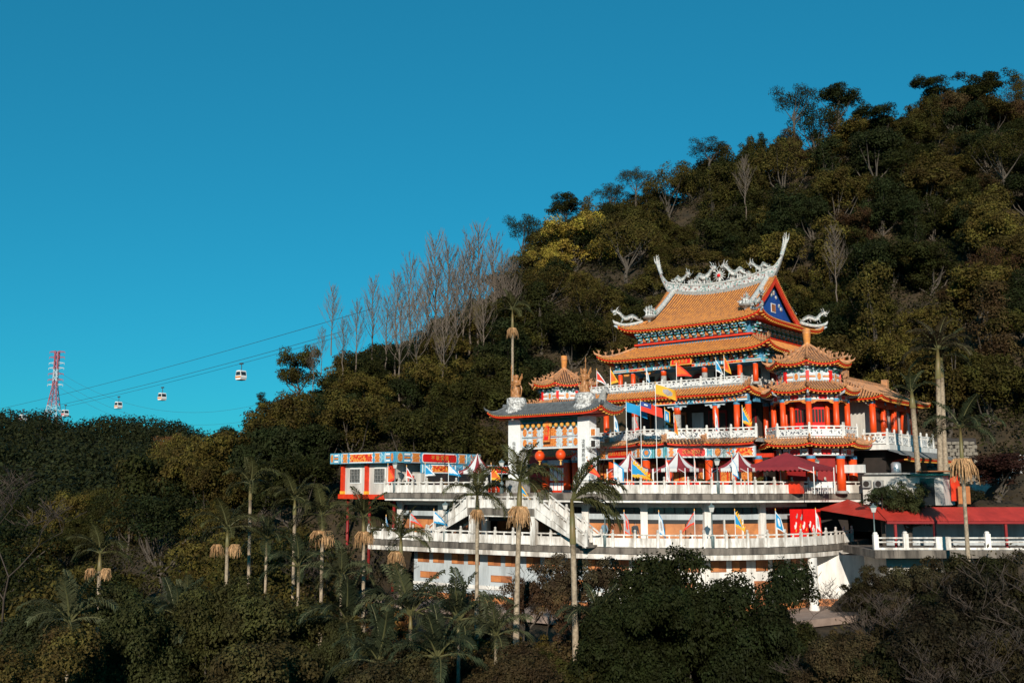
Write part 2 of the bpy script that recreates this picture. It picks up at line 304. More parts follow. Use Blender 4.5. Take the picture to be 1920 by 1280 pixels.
# bracket clusters under the eaves: outward is -y
def bracket_mesh(h=0.9, wd=0.62, out=0.55):
    b = MB(); n = 4
    for i in range(n):
        z = i*h/n; y = -out*i/(n-1); ww = wd*(0.42+0.19*i)/1.0
        b.box(-ww/2, ww/2, y-0.06, y+0.06, z+0.02, z+h/n*0.55, i % 2)
        b.box(-0.06, 0.06, y-0.20, 0.12, z+0.0, z+h/n*0.5, 2 if i % 2 else 3)
        for sx in (-1, 1):
            b.box(sx*ww/2-0.05, sx*ww/2+0.05, y-0.075, y+0.075, z+h/n*0.55, z+h/n*0.95, 2 if i % 2 == 0 else 3)
        b.box(-0.05, 0.05, y-0.075, y+0.075, z+h/n*0.55, z+h/n*0.95, 4)
    return b.mesh('bracket', ['blue','cyan','pale','green','gold'])
BRK = bracket_mesh(); BRKS = bracket_mesh(0.6, 0.42, 0.38)
BRKG = (lambda b: [b.box(-0.20-0.05*i, 0.20+0.05*i, -0.12*i-0.06, -0.12*i+0.06, 0.16*i, 0.16*i+0.10, i % 2) for i in range(4)] and b.lathe([(0.02,0),(0.15,0.1),(0.15,0.3),(0.02,0.36)], 8, (0,-0.42,-0.28), 2) and b.mesh('bracket', ['green','blue','gold']))(MB())
def arch_pts(wd, h, n=8, x0=0.0, z0=0.0):
    r = wd/2; return [(x0-r,z0),(x0+r,z0)]+[(x0+r*math.cos(math.pi*i/n), z0+h-r+r*math.sin(math.pi*i/n)) for i in range(n+1)]
NICHE = (lambda b: b.prism(arch_pts(0.44,0.66), -0.03, 0.02, 0).prism(arch_pts(0.26,0.42,6,0,0.06), -0.06, -0.025, 1) and b.mesh('niche_panel', ['dred','gold2']))(MB())
def bracket_row(root, p, q, z, n, me=BRK, niche=True):   # p->q in hall coordinates, outward to the right of travel
    a = math.atan2(q[1]-p[1], q[0]-p[0]); ox, oy = math.sin(a), -math.cos(a)
    for i in range(n):
        t = (i+0.5)/n; x, y = lerp(p[0],q[0],t), lerp(p[1],q[1],t)
        put(root, 'bracket', me, (x+ox*0.06, y+oy*0.06, z), a)
        if niche and i < n-1:
            t = (i+1.0)/n; x, y = lerp(p[0],q[0],t), lerp(p[1],q[1],t); put(root, 'niche_panel', NICHE, (x+ox*0.10, y+oy*0.10, z+0.05), a)
def column_mesh(h, r, m='orange', base='stone'):
    b = MB(); b.lathe([(r*1.5,0),(r*1.55,0.10),(r*1.25,0.22)], 12, (0,0,0), 1); b.lathe([(r,0.2),(r*1.02,h*0.4),(r*0.95,h)], 14, (0,0,0), 0)
    b.lathe([(r*1.0,h-0.30),(r*1.06,h-0.28),(r*1.06,h-0.05),(r,h-0.03)], 14, (0,0,0), 2)
    return b.mesh('column', [m, base, 'blue'], True)
def dragon_mesh(L=2.0, r=0.11, amp=0.22, waves=1.6, seed=1):
    rg = random.Random(seed); b = MB(); n = 26; pts = []; rs = []
    for i in range(n+1):
        t = i/n; x = L*t; z = 0.15+amp*(0.5-0.5*math.cos(t*waves*2*math.pi))*(0.6+0.4*t)+0.22*t*t*t
        pts.append((x, 0.06*math.sin(t*9), z)); rs.append(r*(0.25+0.75*math.sin(math.pi*min(1, t*0.8+0.08))))
    b.tube(pts, rs, 8)
    for i in range(2, n-1):                              # dorsal fins
        p = pts[i]; b.add([(p[0]-0.05,p[1],p[2]+rs[i]*0.8),(p[0]+0.05,p[1],p[2]+rs[i]*0.8),(p[0]-0.02,p[1]+0.02,p[2]+rs[i]+0.10),(p[0]-0.02,p[1]-0.02,p[2]+rs[i]+0.10)], [(0,1,2),(1,0,3),(0,2,3),(1,3,2)])
    hx, hy, hz = pts[-1]                                 # head, jaw, horns, whiskers
    b.tube([(hx-0.04,hy,hz),(hx+0.10,hy,hz+0.06),(hx+0.26,hy,hz+0.05),(hx+0.36,hy,hz+0.02)], [r*0.7,r*1.25,r*0.95,r*0.5], 8)
    b.tube([(hx+0.04,hy,hz-0.05),(hx+0.18,hy,hz-0.10),(hx+0.30,hy,hz-0.12)], [r*0.7,r*0.5,r*0.25], 6)
    for s in (-1,1):
        b.tube([(hx+0.05,hy+s*0.06,hz+0.12),(hx-0.06,hy+s*0.12,hz+0.30),(hx-0.16,hy+s*0.14,hz+0.36)], [0.035,0.025,0.008], 5)
        b.tube([(hx+0.34,hy+s*0.05,hz+0.03),(hx+0.46,hy+s*0.14,hz+0.16),(hx+0.42,hy+s*0.18,hz+0.30)], [0.018,0.012,0.006], 4)
        for fx in (0.28, 0.72):                          # legs with claws
            q = pts[int(fx*n)]; b.tube([(q[0],q[1]+s*0.06,q[2]-0.02),(q[0]+0.12,q[1]+s*0.16,q[2]-0.02),(q[0]+0.16,q[1]+s*0.18,max(0.0,q[2]-0.22))], [r*0.5,r*0.38,r*0.25], 5)
            for k in (-1,0,1): b.tube([(q[0]+0.16,q[1]+s*0.18,max(0.0,q[2]-0.22)),(q[0]+0.25,q[1]+s*(0.18+0.05*k),max(0.0,q[2]-0.26)+0.02)], [r*0.2,0.006], 4)
    for i in range(9):                                   # mane and tail flames
        a = rg.uniform(-1,1); b.tube([(hx-0.02,hy,hz+0.02),(hx-0.16-0.05*rg.random(),hy+0.1*a,hz+0.10+0.12*rg.random())], [0.035,0.006], 4)
        b.tube([pts[0],(pts[0][0]-0.10-0.12*rg.random(),0.08*a,pts[0][2]+0.22*rg.random())], [0.03,0.006], 4)
    return b.mesh('ridge_dragon', 'silver', True)
DRG = dragon_mesh()
def spire_group(seed, wd=0.9, n=16, h=1.1):              # crowd of little ceramic figures, pagodas and clouds
    rg = random.Random(seed); b = MB()
    for i in range(n):
        x = rg.uniform(-wd/2, wd/2); y = rg.uniform(-0.14, 0.14); hh = h*(0.35+0.65*(1-abs(x)/(wd/2)))*rg.uniform(0.7,1.0); r = rg.uniform(0.05,0.09)
        b.lathe([(r*1.2,0),(r*1.3,hh*0.15),(r*0.6,hh*0.3),(r*1.05,hh*0.42),(r*0.5,hh*0.6),(r*0.75,hh*0.7),(r*0.3,hh*0.85),(0.012,hh)], 6, (x,y,0))
        for s in (-1,1): b.tube([(x,y,hh*0.45),(x+s*r*2.2,y,hh*0.55+0.06),(x+s*r*2.8,y+0.03,hh*0.62+0.12)], [r*0.5,r*0.35,0.008], 5)
        for _ in range(2):
            th = rg.uniform(0,6.28); b.tube([(x,y,hh*0.75),(x+0.16*math.cos(th),y+0.08*math.sin(th),hh*0.85+rg.uniform(0,0.12))], [0.03,0.006], 4)
    return b.mesh('ceramic_figures', 'cer', True)
SPG = [spire_group(3), spire_group(8, 0.8, 13, 0.95)]
# balustrades
def post_mesh(h, r, m='wstain', ball=True):
    b = MB(); b.box(-r,r,-r,r,0,h*0.80)
    if ball:
        b.box(-r*0.6,r*0.6,-r*0.6,r*0.6,h*0.80,h*0.84); b.lathe([(r*0.75,h*0.84),(r*1.1,h*0.87),(r*0.8,h*0.90),(r*0.85,h*0.91),(r*1.02,h*0.95),(r*0.7,h*0.985),(0.02,h)], 10)
    else: b.lathe([(r*0.8,h*0.80),(r*0.95,h*0.84),(r*0.95,h*0.95),(r*0.5,h)], 8)
    return b.mesh('post', m)
POST = {'terrace': post_mesh(1.22, 0.088), 'carved': post_mesh(1.25, 0.09, 'white', False), 'landing': post_mesh(1.15, 0.10)}
def bay_meshes(p, q, z, style, ins=0.10, hs=1.0):
    dx, dy = q[0]-p[0], q[1]-p[1]; L = math.hypot(dx,dy); ux, uy = dx/L, dy/L
    a, b = (p[0]+ux*ins,p[1]+uy*ins), (q[0]-ux*ins,q[1]-uy*ins); zs = z if isinstance(z, tuple) else (z, z)
    Z = lambda d: (zs[0]+d*hs, zs[1]+d*hs)
    rail, pan = MB(), MB()
    if style == 'carved':
        rail.seg(a,b,0.11,Z(0.84),Z(0.94)); rail.seg(a,b,0.12,Z(0.06),Z(0.15)); pan.seg(a,b,0.06,Z(0.153),Z(0.60)); rail.seg(a,b,0.09,Z(0.603),Z(0.67))
        for t in (0.25,0.5,0.75):
            m = (lerp(a[0],b[0],t),lerp(a[1],b[1],t)); zz = lerp(zs[0],zs[1],t); rail.seg((m[0]-ux*0.07,m[1]-uy*0.07),(m[0]+ux*0.07,m[1]+uy*0.07),0.07,zz+0.673*hs,zz+0.837*hs)
    else:
        rail.seg(a,b,0.12,Z(0.80),Z(0.89)); pan.seg(a,b,0.10,Z(0.10),Z(0.64))
        for t in (0.5,):
            m = (lerp(a[0],b[0],t),lerp(a[1],b[1],t)); zz = lerp(zs[0],zs[1],t); rail.seg((m[0]-ux*0.05,m[1]-uy*0.05),(m[0]+ux*0.05,m[1]+uy*0.05),0.08,zz+0.643,zz+0.797)
        pan.seg(a,b,0.14,Z(0.02),Z(0.115))
    return rail, pan
def resample(poly, step):
    out = []; carry = 0.0
    seg = [(poly[i], poly[i+1]) for i in range(len(poly)-1)]
    tot = sum(math.dist(a,b) for a,b in seg); n = max(1, round(tot/step)); d = tot/n; res = [poly[0]]; acc = 0.0; tgt = d
    for a, b in seg:
        L = math.dist(a,b)
        while tgt <= acc+L+1e-6 and len(res) < n:
            t = (tgt-acc)/L; res.append((lerp(a[0],b[0],t), lerp(a[1],b[1],t))); tgt += d
        acc += L
    res.append(poly[-1]); return res
def smooth(poly, it=3):
    for _ in range(it):
        out = [poly[0]]
        for a, b in zip(poly[:-1], poly[1:]): out += [(lerp(a[0],b[0],0.25),lerp(a[1],b[1],0.25)),(lerp(a[0],b[0],0.75),lerp(a[1],b[1],0.75))]
        poly = out+[poly[-1]]
    return poly
def offset(poly, d):                                     # to the left of travel
    out = []
    for i, p in enumerate(poly):
        a = poly[max(0,i-1)]; b = poly[min(len(poly)-1,i+1)]; dx, dy = b[0]-a[0], b[1]-a[1]; L = math.hypot(dx,dy) or 1
        out.append((p[0]-dy/L*d, p[1]+dx/L*d))
    return out
def balustrade(label, poly, z, step, style, corners=None, group=None, parent_thing=None, hs=1.0):
    pts = resample(poly, step) if step else poly; p0 = pts[len(pts)//2]
    root = parent_thing or thing('balustrade', label, 'balustrade', p0[0], p0[1], z if not isinstance(z, tuple) else z[0], group)
    for i, p in enumerate(pts):
        a = pts[max(0,i-1)]; b = pts[min(len(pts)-1,i+1)]; th = math.atan2(b[1]-a[1], b[0]-a[0])
        zz = z if not isinstance(z, tuple) else lerp(z[0], z[1], i/max(1,len(pts)-1))
        put(root, 'post', POST[style], (p[0],p[1],zz), th).scale.z = hs
        if i < len(pts)-1:
            z2 = z if not isinstance(z, tuple) else (zz, lerp(z[0], z[1], (i+1)/max(1,len(pts)-1)))
            r_, pn = bay_meshes(p, pts[i+1], z2, style, 0.10, hs)
            rp = part(root, 'rail', r_, 'white' if style == 'carved' else 'wstain'); part(root, 'panel', pn, 'carv' if style == 'carved' else 'wstain')
    return root
# painted beams: a plate row along p->q, each plate a part
def plate(root, name, outline, p, q, t, z, mats, dep=0.02, proud=0.03, par=None):
    a = math.atan2(q[1]-p[1], q[0]-p[0]); ox, oy = math.sin(a), -math.cos(a)
    x, y = lerp(p[0],q[0],t)+ox*proud, lerp(p[1],q[1],t)+oy*proud
    me = MB().prism(outline, -dep, 0).mesh(name, mats)
    return put(root, name, me, (x,y,z), a, par)
def o_rect(w_, h): return [(-w_/2,-h/2),(w_/2,-h/2),(w_/2,h/2),(-w_/2,h/2)]
def o_cart(w_, h, k=0.12): return [(-w_/2,-h/2),(w_/2,-h/2),(w_/2-k,-h/4),(w_/2+0.0,0),(w_/2-k,h/4),(w_/2,h/2),(-w_/2,h/2),(-w_/2+k,h/4),(-w_/2,0),(-w_/2+k,-h/4)]
def o_round(w_, h, r=None, n=5):
    r = r or h*0.3; out = []
    for cx, cz, a0 in ((w_/2-r,-h/2+r,-90),(w_/2-r,h/2-r,0),(-w_/2+r,h/2-r,90),(-w_/2+r,-h/2+r,180)):
        out += [(cx+r*math.cos(R(a0+90*i/n)), cz+r*math.sin(R(a0+90*i/n))) for i in range(n+1)]
    return out
def o_oval(w_, h, n=14): return [(w_/2*math.cos(2*math.pi*i/n), h/2*math.sin(2*math.pi*i/n)) for i in range(n)]
def o_hex(w_, h): return [(-w_/2,0),(-w_/4,-h/2),(w_/4,-h/2),(w_/2,0),(w_/4,h/2),(-w_/4,h/2)]
def o_x(w_, h): return [(-w_/2,-h/2),(0,-h*0.16),(w_/2,-h/2),(w_/2,h/2),(0,h*0.16),(-w_/2,h/2)]
def painted_beam(root, p, q, z0, z1, seq, bed='cyan', th=0.24, name='painted_beam'):
    L = math.dist(p,q); h = (z1-z0); zc = (z0+z1)/2; tot = sum(s[1] for s in seq); x = 0.0
    bm = MB().seg(p, q, th, z0, z1); bo = part(root, name, bm, bed)
    for s in seq:
        wd = s[1]/tot*L; t = (x+wd/2)/L; x += wd; kind = s[0]; w2 = wd*0.94; pr = th/2
        if kind == 'sign':
            plate(root, 'cartouche_frame', o_round(w2,h*0.92), p, q, t, zc, 'wfine', 0.02, pr+0.022); pl = plate(root, 'sign_panel', o_round(w2-0.16,h*0.72), p, q, t, zc, 'sign', 0.02, pr+0.044)
            if len(s) > 2:
                a = math.atan2(q[1]-p[1], q[0]-p[0]); ox, oy = math.sin(a), -math.cos(a)
                lettering(root, s[2], h*(s[3] if len(s) > 3 else 0.42), 'gold', (lerp(p[0],q[0],t)+ox*(pr+0.078), lerp(p[1],q[1],t)+oy*(pr+0.078), zc), a-R(90), spacing=s[4] if len(s) > 4 else 1.0)
        elif kind == 'scroll':
            plate(root, 'cartouche_frame', o_cart(w2,h*0.90), p, q, t, zc, 'wfine', 0.02, pr+0.022); plate(root, 'scroll_panel', o_cart(w2-0.14,h*0.70), p, q, t, zc, 'gor', 0.02, pr+0.044)
        elif kind == 'ochre':
            plate(root, 'cartouche_frame', o_cart(w2,h*0.94), p, q, t, zc, 'pale', 0.02, pr+0.022); plate(root, 'ochre_panel', o_cart(w2*0.8,h*0.80), p, q, t, zc, 'gold2', 0.02, pr+0.044)
        elif kind == 'oval':
            plate(root, 'oval_frame', o_rect(w2,h*0.94), p, q, t, zc, s[2] if len(s) > 2 else 'pale', 0.02, pr+0.022); plate(root, 'oval_panel', o_oval(w2*0.66,h*0.78), p, q, t, zc, 'gold2', 0.02, pr+0.044)
        elif kind == 'bars':
            for k in (-1,0,1): plate(root, 'bar_panel', o_rect(w2*0.9,h*0.17), p, q, t, zc+k*h*0.29, 'wfine' if k else 'gold2', 0.02, pr+0.022)
        elif kind == 'x':
            plate(root, 'lozenge_frame', o_x(w2,h*0.94), p, q, t, zc, 'wfine', 0.02, pr+0.022); plate(root, 'lozenge_panel', o_x(w2*0.78,h*0.78), p, q, t, zc, s[2] if len(s) > 2 else 'blue', 0.02, pr+0.044)
        elif kind == 'hex':
            plate(root, 'hexagon_frame', o_hex(w2*1.02,h*0.96), p, q, t, zc, 'wfine', 0.02, pr+0.022); plate(root, 'hexagon_panel', o_hex(w2*0.84,h*0.80), p, q, t, zc, 'blue', 0.02, pr+0.044); plate(root, 'hexagon_core', o_hex(w2*0.45,h*0.42), p, q, t, zc, 'gold2', 0.02, pr+0.066)
        elif kind == 'lines':
            for k in (-1,1): plate(root, 'line_panel', o_rect(wd*0.16,h*0.98), p, q, t+k*wd*0.25/L, zc, 'green', 0.02, pr+0.022)
        elif kind == 'mosaic': plate(root, 'scroll_panel', o_rect(w2,h*0.9), p, q, t, zc, 'scroll', 0.02, pr+0.022)
    return bo
# ------------------------------------------------------------------ levels
ZL, ZU, ZF1, ZF2 = -4.2, -0.55, 3.72, 8.2            # lower terrace, upper terrace, first floor, second floor
hall = thing('temple_hall', 'main temple hall with stacked orange tiled roofs and dragon ridge', 'temple', 0, 0, ZU)
# ---- top roof: hip-and-gable with a sagging ridge
RS, RT, RE, RG = MB(), MB(), MB(), MB()
GU, GV, TU, TV, ZR, ZE = 5.4, 4.7, 7.15, 6.45, 17.65, 13.80
sagf = lambda x: 0.75*min(1.3, abs(x)/GU)**2.2
tg = GV/TV; hx_ = lambda x: tg+(1-tg)*(x-GU)/(TU-GU)
zg = ZE+(ZR-ZE)*(1-tg)**1.35
ff = roof_panel(RS,RT,RE,RG,R(-90),(0,0),TU,GU,0,TV,ZR,ZE,0.75,1.35,0.9,sagf,0.27,zin=13.75,Ain=5.1,hipx=hx_)
fb = roof_panel(RS,RT,RE,RG,R(90),(0,0),TU,GU,0,TV,ZR,ZE,0.75,1.35,0.9,sagf,0.27,zin=13.75,Ain=5.1,hipx=hx_)
fr = roof_panel(RS,RT,RE,RG,0,(0,0),TV,GV,GU-0.35,TU,zg+0.1,ZE,0.75,1.35,0.9,None,0.27,zin=13.75,Ain=5.1)
fl = roof_panel(RS,RT,RE,RG,R(180),(0,0),TV,GV,GU-0.35,TU,zg+0.1,ZE,0.75,1.35,0.9,None,0.27,zin=13.75,Ain=5.1)
roof_parts(hall, RS, RT, RE, RG)
# gables: blue wall, red bargeboards, little window, verge tiles
for s in (-1, 1):
    prof = [(-GV+0.2+ (2*GV-0.4)*i/16) for i in range(17)]
    zf = lambda y: ff(GU, abs(y)/TV)[2]
    out = [(prof[0], zg-0.3)]+[(y, zf(y)-0.1) for y in prof]+[(prof[-1], zg-0.3)]
    gw = MB().prism([(x,z) for x,z in out], -0.05, 0.05).rot(R(90)); gw.v = [(x+s*(GU-0.42),y,z) for x,y,z in gw.v]
    g = part(hall, 'gable_wall', gw, 'dblue')
    bb = MB(); ys = [-GV-0.35+(2*GV+0.7)*i/20 for i in range(21)]
    for a, b in zip(ys[:-1], ys[1:]):
        for (d0, d1, m) in ((-0.62,-0.02,0),):
            x0, x1 = s*(GU-0.05), s*(GU+0.10)
            vs = [(x,y,zf(y)+d) for x in (x0,x1) for y, d in ((a,d0),(b,d0),(b,d1),(a,d1))]
            bb.add(vs, [(0,1,2,3),(7,6,5,4),(0,4,5,1),(3,2,6,7),(0,3,7,4),(1,5,6,2)], m)
    part(hall, 'bargeboard', bb, 'red')
    vt = MB()
    for i in range(60):                                   # short verge tiles along the gable edge
        y = -GV-0.3+(2*GV+0.6)*(i+0.5)/60
        vt.tube([(s*(GU-0.55),y,zf(y)+0.10),(s*(GU+0.16),y,zf(y)+0.03)], 0.06, 5)
    stuffpart(part(hall, 'verge_tiles', vt, 'tile'))
    wn = MB().box(s*(GU-0.40)-0.06, s*(GU-0.40)+0.06, -0.15, 0.75, zg+0.75, zg+1.55, 0)
    wo_ = part(hall, 'gable_window', wn, 'wfine'); part(hall, 'pane', MB().box(s*(GU-0.33)-0.02, s*(GU-0.33)+0.02, -0.07, 0.67, zg+0.83, zg+1.47), 'plyb', False, wo_)
    for dy, dz, r_ in ((0,1.0,0.35),(-0.45,0.75,0.25),(0.45,0.75,0.25),(0,0.45,0.22),(-0.9,0.3,0.18),(0.9,0.3,0.18),(1.5,-0.6,0.2),(1.9,-0.9,0.22)):
        og = MB().lathe([(r_,0),(r_*0.9,0.05),(r_*0.4,0.09)], 7); og.v = [(s*(GU-0.37+q[2]), q[0]+dy, zg+1.95+q[1]+dz*0.8) for q in og.v]
        part(hall, 'gable_relief', og, 'cer')
# main ridge: ceramic band with swallowtail ends
def ridge_z(x): a = abs(x); return ZR+sagf(min(a,GU)) + (0 if a <= GU else 1.55*(a-GU)**1.15+0.9*max(0,a-GU-0.5)**2)
for nm, d0, d1, th, m_ in (('ridge_base', -0.12, 0.20, 0.44, 'stone'), ('ridge_band', 0.203, 0.78, 0.32, 'cer'), ('ridge_cap', 0.783, 0.95, 0.42, 'silver')):
    b = MB(); xs = [-6.4+12.8*i/64 for i in range(65)]; vs = []
    for x in xs:
        a = abs(x); tp = 1.0 if a < 5.2 else max(0.25, 1-(a-5.2)/1.7); z = ridge_z(x); mid = z+0.4
        for y in (-th/2*tp, th/2*tp):
            for d in (d0, d1): vs.append((x, y, mid+(d-0.4)*tp))
    fs = []
    for i in range(64): k = i*4; fs += [(k,k+4,k+5,k+1),(k+2,k+3,k+7,k+6),(k+1,k+5,k+7,k+3),(k,k+2,k+6,k+4)]
    b.add(vs, fs+[(0,1,3,2),(256,258,259,257)]); part(hall, nm, b, m_)
for s in (-1, 1):                                        # forked tail of each swallowtail
    b = MB(); z = ridge_z(6.35)+0.4
    b.tube([(s*6.15,0,z-0.25),(s*6.45,0,z+0.45),(s*6.62,0,z+1.05),(s*6.68,0,z+1.75)], [0.18,0.16,0.13,0.03], 7)
    b.tube([(s*6.3,0,z+0.3),(s*6.40,0,z+0.95),(s*6.36,0,z+1.45)], [0.12,0.09,0.02], 6); b.tube([(s*6.45,0,z+0.5),(s*6.85,0,z+1.1),(s*6.95,0,z+1.62)], [0.10,0.07,0.02], 6)
    for i in range(9): q = z-0.1+i*0.2; b.tube([(s*(6.2+0.045*i),0,q),(s*(6.05+0.05*i),0.05,q+0.25)], [0.06,0.01], 4)
    part(hall, 'swallowtail', b, 'silver', True)
    o = put(hall, 'ridge_dragon', DRG, (s*2.75, 0, ridge_z(2.7)+0.92), R(180) if s > 0 else 0); o.scale = (1.05, 2.2, 2.0)
    o = put(hall, 'ridge_dragon', DRG, (s*5.0, 0, ridge_z(4.6)+0.92), R(180) if s > 0 else 0); o.scale = (0.75, 1.9, 1.7); o.rotation_euler.y = R(12)
    
    for k_, (x_, sc_) in enumerate(((1.3,0.55),(2.1,0.8),(2.9,0.6),(4.3,0.6))): q = put(hall, 'ceramic_figures', SPG[(s > 0)^(k_ % 2)], (s*x_, 0, ridge_z(x_)+0.90)); q.scale = (1.0,1,sc_)
sb = MB(); cz = ridge_z(0)+1.55
sb.lathe([(0.02,-0.17),(0.13,-0.12),(0.17,0),(0.13,0.12),(0.02,0.17)], 12, (0,-0.10,cz), 0)
for i in range(14):
    a = i*2*math.pi/14; sb.tube([(0.10*math.cos(a),0.02,cz+0.10*math.sin(a)),(0.66*math.cos(a+0.08),0.02,cz+0.66*math.sin(a+0.08))], [0.12,0.015], 4, 1)
sb.tube([(0,0,cz-0.75),(0,0,cz-0.2)], [0.12,0.10], 6, 1); part(hall, 'sun_pearl', sb, ['sign','silver'])
# descending and corner ridges with figures and dragons
for sx in (-1, 1):
    for sy in (-1, 1):
        line = [(sx*(GU-0.62), sy*abs(ff(0,t)[1]), ff(GU-0.62, t)[2]+0.22) for t in [0.03+0.66*i/10 for i in range(11)]]
        part(hall, 'descending_ridge', MB().tube(line, [0.26]*8+[0.24,0.22,0.20], 8), 'silver', True)
        e = line[-1]; pl = part(hall, 'figure_plate', MB().lathe([(0.10,-0.5),(0.16,-0.35),(0.55,-0.12),(0.62,0.0),(0.55,0.05)], 10, (e[0],e[1]-0.1*(-sy),e[2]+0.25)), 'stone')
        q = put(hall, 'ceramic_figures', SPG[sx > 0], (e[0], e[1], e[2]+0.28)); q.scale = (1.25,1.4,1.25)
        fn = ff if sy < 0 else fb; hl = [fn((sx if sy < 0 else -sx)*lerp(GU,TU,i/8), hx_(lerp(GU,TU,i/8)), 0.14) for i in range(9)]
        hip_ridge(hall, hl, 'silver', 0.17, 0.30)
        d = math.atan2(hl[-1][1]-hl[0][1], hl[-1][0]-hl[0][0]); o = put(hall, 'ridge_dragon', DRG, (hl[1][0],hl[1][1],hl[1][2]+0.02), d); o.scale = (1.05,1.6,1.5)
        part(hall, 'corner_bracket', MB().tube([(hl[-1][0]*0.9,hl[-1][1]*0.9,hl[-1][2]-0.55),(hl[-1][0]*0.98,hl[-1][1]*0.98,hl[-1][2]-0.38),(hl[-1][0]*1.02,hl[-1][1]*1.02,hl[-1][2]-0.22)], [0.12,0.13,0.06], 6), 'pale')
# ---- band of brackets between the roofs
BW, BD = 5.5, 5.4
part(hall, 'upper_wall', MB().box(-BW,BW,-BD,BD,12.3,13.95), 'blue')
part(hall, 'upper_sill', MB().box(-BW-0.25,BW+0.25,-BD-0.25,BD+0.25,12.52,12.68), 'red')
bracket_row(hall, (-BW,-BD), (BW,-BD), 12.72, 14); bracket_row(hall, (BW,-BD), (BW,BD), 12.72, 12)
# ---- middle roof
RS, RT, RE, RG = MB(), MB(), MB(), MB(); MU, MV, run = 8.35, 7.9, 2.95
fm = {}
for k, (th, L_, A_) in dict(F=(-90,MU,MV), R=(0,MV,MU), B=(90,MU,MV), L=(180,MV,MU)).items():
    fm[k] = roof_panel(RS,RT,RE,RG,R(th),(0,0),L_,L_-run,A_-run,A_,12.6,11.06,0.62,1.25,0.85,None,0.27,zin=11.1,Ain=A_-1.5)
roof_parts(hall, RS, RT, RE, RG)
for k, L_ in (('F',MU),('B',MU)):
    for s in (-1,1): hip_ridge(hall, hip_line(fm[k],L_,L_-run,s), 'tile_old', 0.12, 0.35, 5)
# ---- second floor: brackets, beam, columns, wall with arched doors
part(hall, 'bracket_wall', MB().box(-7.15,7.15,-6.75,6.6,10.15,11.3), 'blue')
bracket_row(hall, (-7.15,-6.75), (7.15,-6.75), 10.32, 16); bracket_row(hall, (7.15,-6.75), (7.15,6.5), 10.32, 14)
painted_beam(hall, (-7.25,-6.82), (7.25,-6.82), 10.02, 10.30, [('bars',1.2),('scroll',1.5),('x',0.6),('mosaic',1.2),('scroll',2.0),('mosaic',1.2),('x',0.6),('scroll',1.5),('bars',1.2)], 'cyan', 0.2)
part(hall, 'painted_beam', MB().box(7.12,7.32,-6.7,6.5,10.02,10.30), 'cyan')
pq = MB().prism(o_rect(2.05,0.62), -0.10, 0, 0).prism(o_rect(1.8,0.42), -0.13, -0.098, 1); po = put(hall, 'name_plaque', pq.mesh('name_plaque', ['gold','sign']), (0.1,-7.42,10.45))
po.rotation_euler.x = R(-14); lt = lettering(hall, '殿寶霄凌', 0.34, 'gold', (0.1,-7.59,10.45), R(-90)); lt.rotation_euler.x = R(76)
C2 = column_mesh(2.0, 0.21); C2S = column_mesh(2.0, 0.24, 'stone')
for u in (-6.7,-5.35,5.05,6.45): put(hall, 'column', C2, (u,-6.55,ZF2))
for v in (-3.1,-0.4,2.6,5.4): put(hall, 'column', C2, (6.85,v,ZF2)); put(hall, 'column', C2, (-6.7,v,ZF2))
for u in (-2.2,1.8):
    put(hall, 'column', C2S, (u,-6.55,ZF2)); part(hall, 'column_head', MB().lathe([(0.25,1.3),(0.25,1.95)], 12, (u,-6.55,ZF2)), 'orange', True)
for u in (-6.0,-3.8,-0.2,3.4):                            # carved wing brackets between the columns
    part(hall, 'spandrel', MB().prism([(u+x,10.05+z) for x,z in ((-0.8,0),(0.8,0),(0.62,-0.18),(0.34,-0.13),(0.2,-0.34),(-0.2,-0.34),(-0.34,-0.13),(-0.62,-0.18))], -6.63, -6.51), 'gold2')
part(hall, 'second_floor_wall', MB().box(-5.6,5.6,-3.6,5.0,ZF2,10.2), 'wallw')
for u in (-3.9,-0.3,3.2):
    d = part(hall, 'arched_doorway', MB().prism(arch_pts(1.85,1.85,10,u,ZF2), -3.70, -3.55), 'stone'); part(hall, 'door', MB().prism(arch_pts(1.5,1.66,10,u,ZF2), -3.78, -3.702), 'dred', False, d)
for u in (-5.2,5.2,-2.1,1.4): part(hall, 'wall_panel', MB().box(u-0.28,u+0.28,-3.68,-3.61,ZF2+0.2,9.9), 'dark')
for v in (-1.5,1.5): part(hall, 'side_door', MB().box(5.58,5.68,v-0.6,v+0.6,ZF2,9.9), 'dred')
part(hall, 'second_floor_slab', MB().slab([(-8.9,-8.35),(6.25,-8.35),(6.25,6),(-8.9,6)], ZF2-0.32, ZF2), 'stone')
RAIL2 = [(-8.8,-8.2),(6.05,-8.2),(6.05,3.0)]
for a, b in zip(RAIL2[:-1], RAIL2[1:]): balustrade('', [a,b], ZF2, 1.75, 'carved', parent_thing=hall, hs=0.66)
for u in (-4.6,2.6):                                      # planters behind the balustrade
    part(hall, 'planter', MB().box(u-0.3,u+0.3,-7.9,-7.6,ZF2,ZF2+0.5), 'stone')
# ---- first eave
RS, RT, RE, RG = MB(), MB(), MB(), MB()
f1 = roof_panel(RS,RT,RE,RG,R(-90),(-0.95,0),8.15,7.15,8.28,9.3,8.05,7.42,0.5,1.1,0.6,None,0.27,zin=7.3,Ain=8.2)
f1r = roof_panel(RS,RT,RE,RG,0,(0,-1.1),8.2,7.15,6.15,7.2,8.05,7.42,0.5,1.1,0.6,None,0.27,zin=7.3,Ain=6.1)
roof_parts(hall, RS, RT, RE, RG); hip_ridge(hall, hip_line(f1,8.15,7.15,1), 'tile_old', 0.11, 0.35, 3)
hip_ridge(hall, hip_line(f1,8.15,7.15,-1), 'tile_old', 0.11, 0.35, 3)
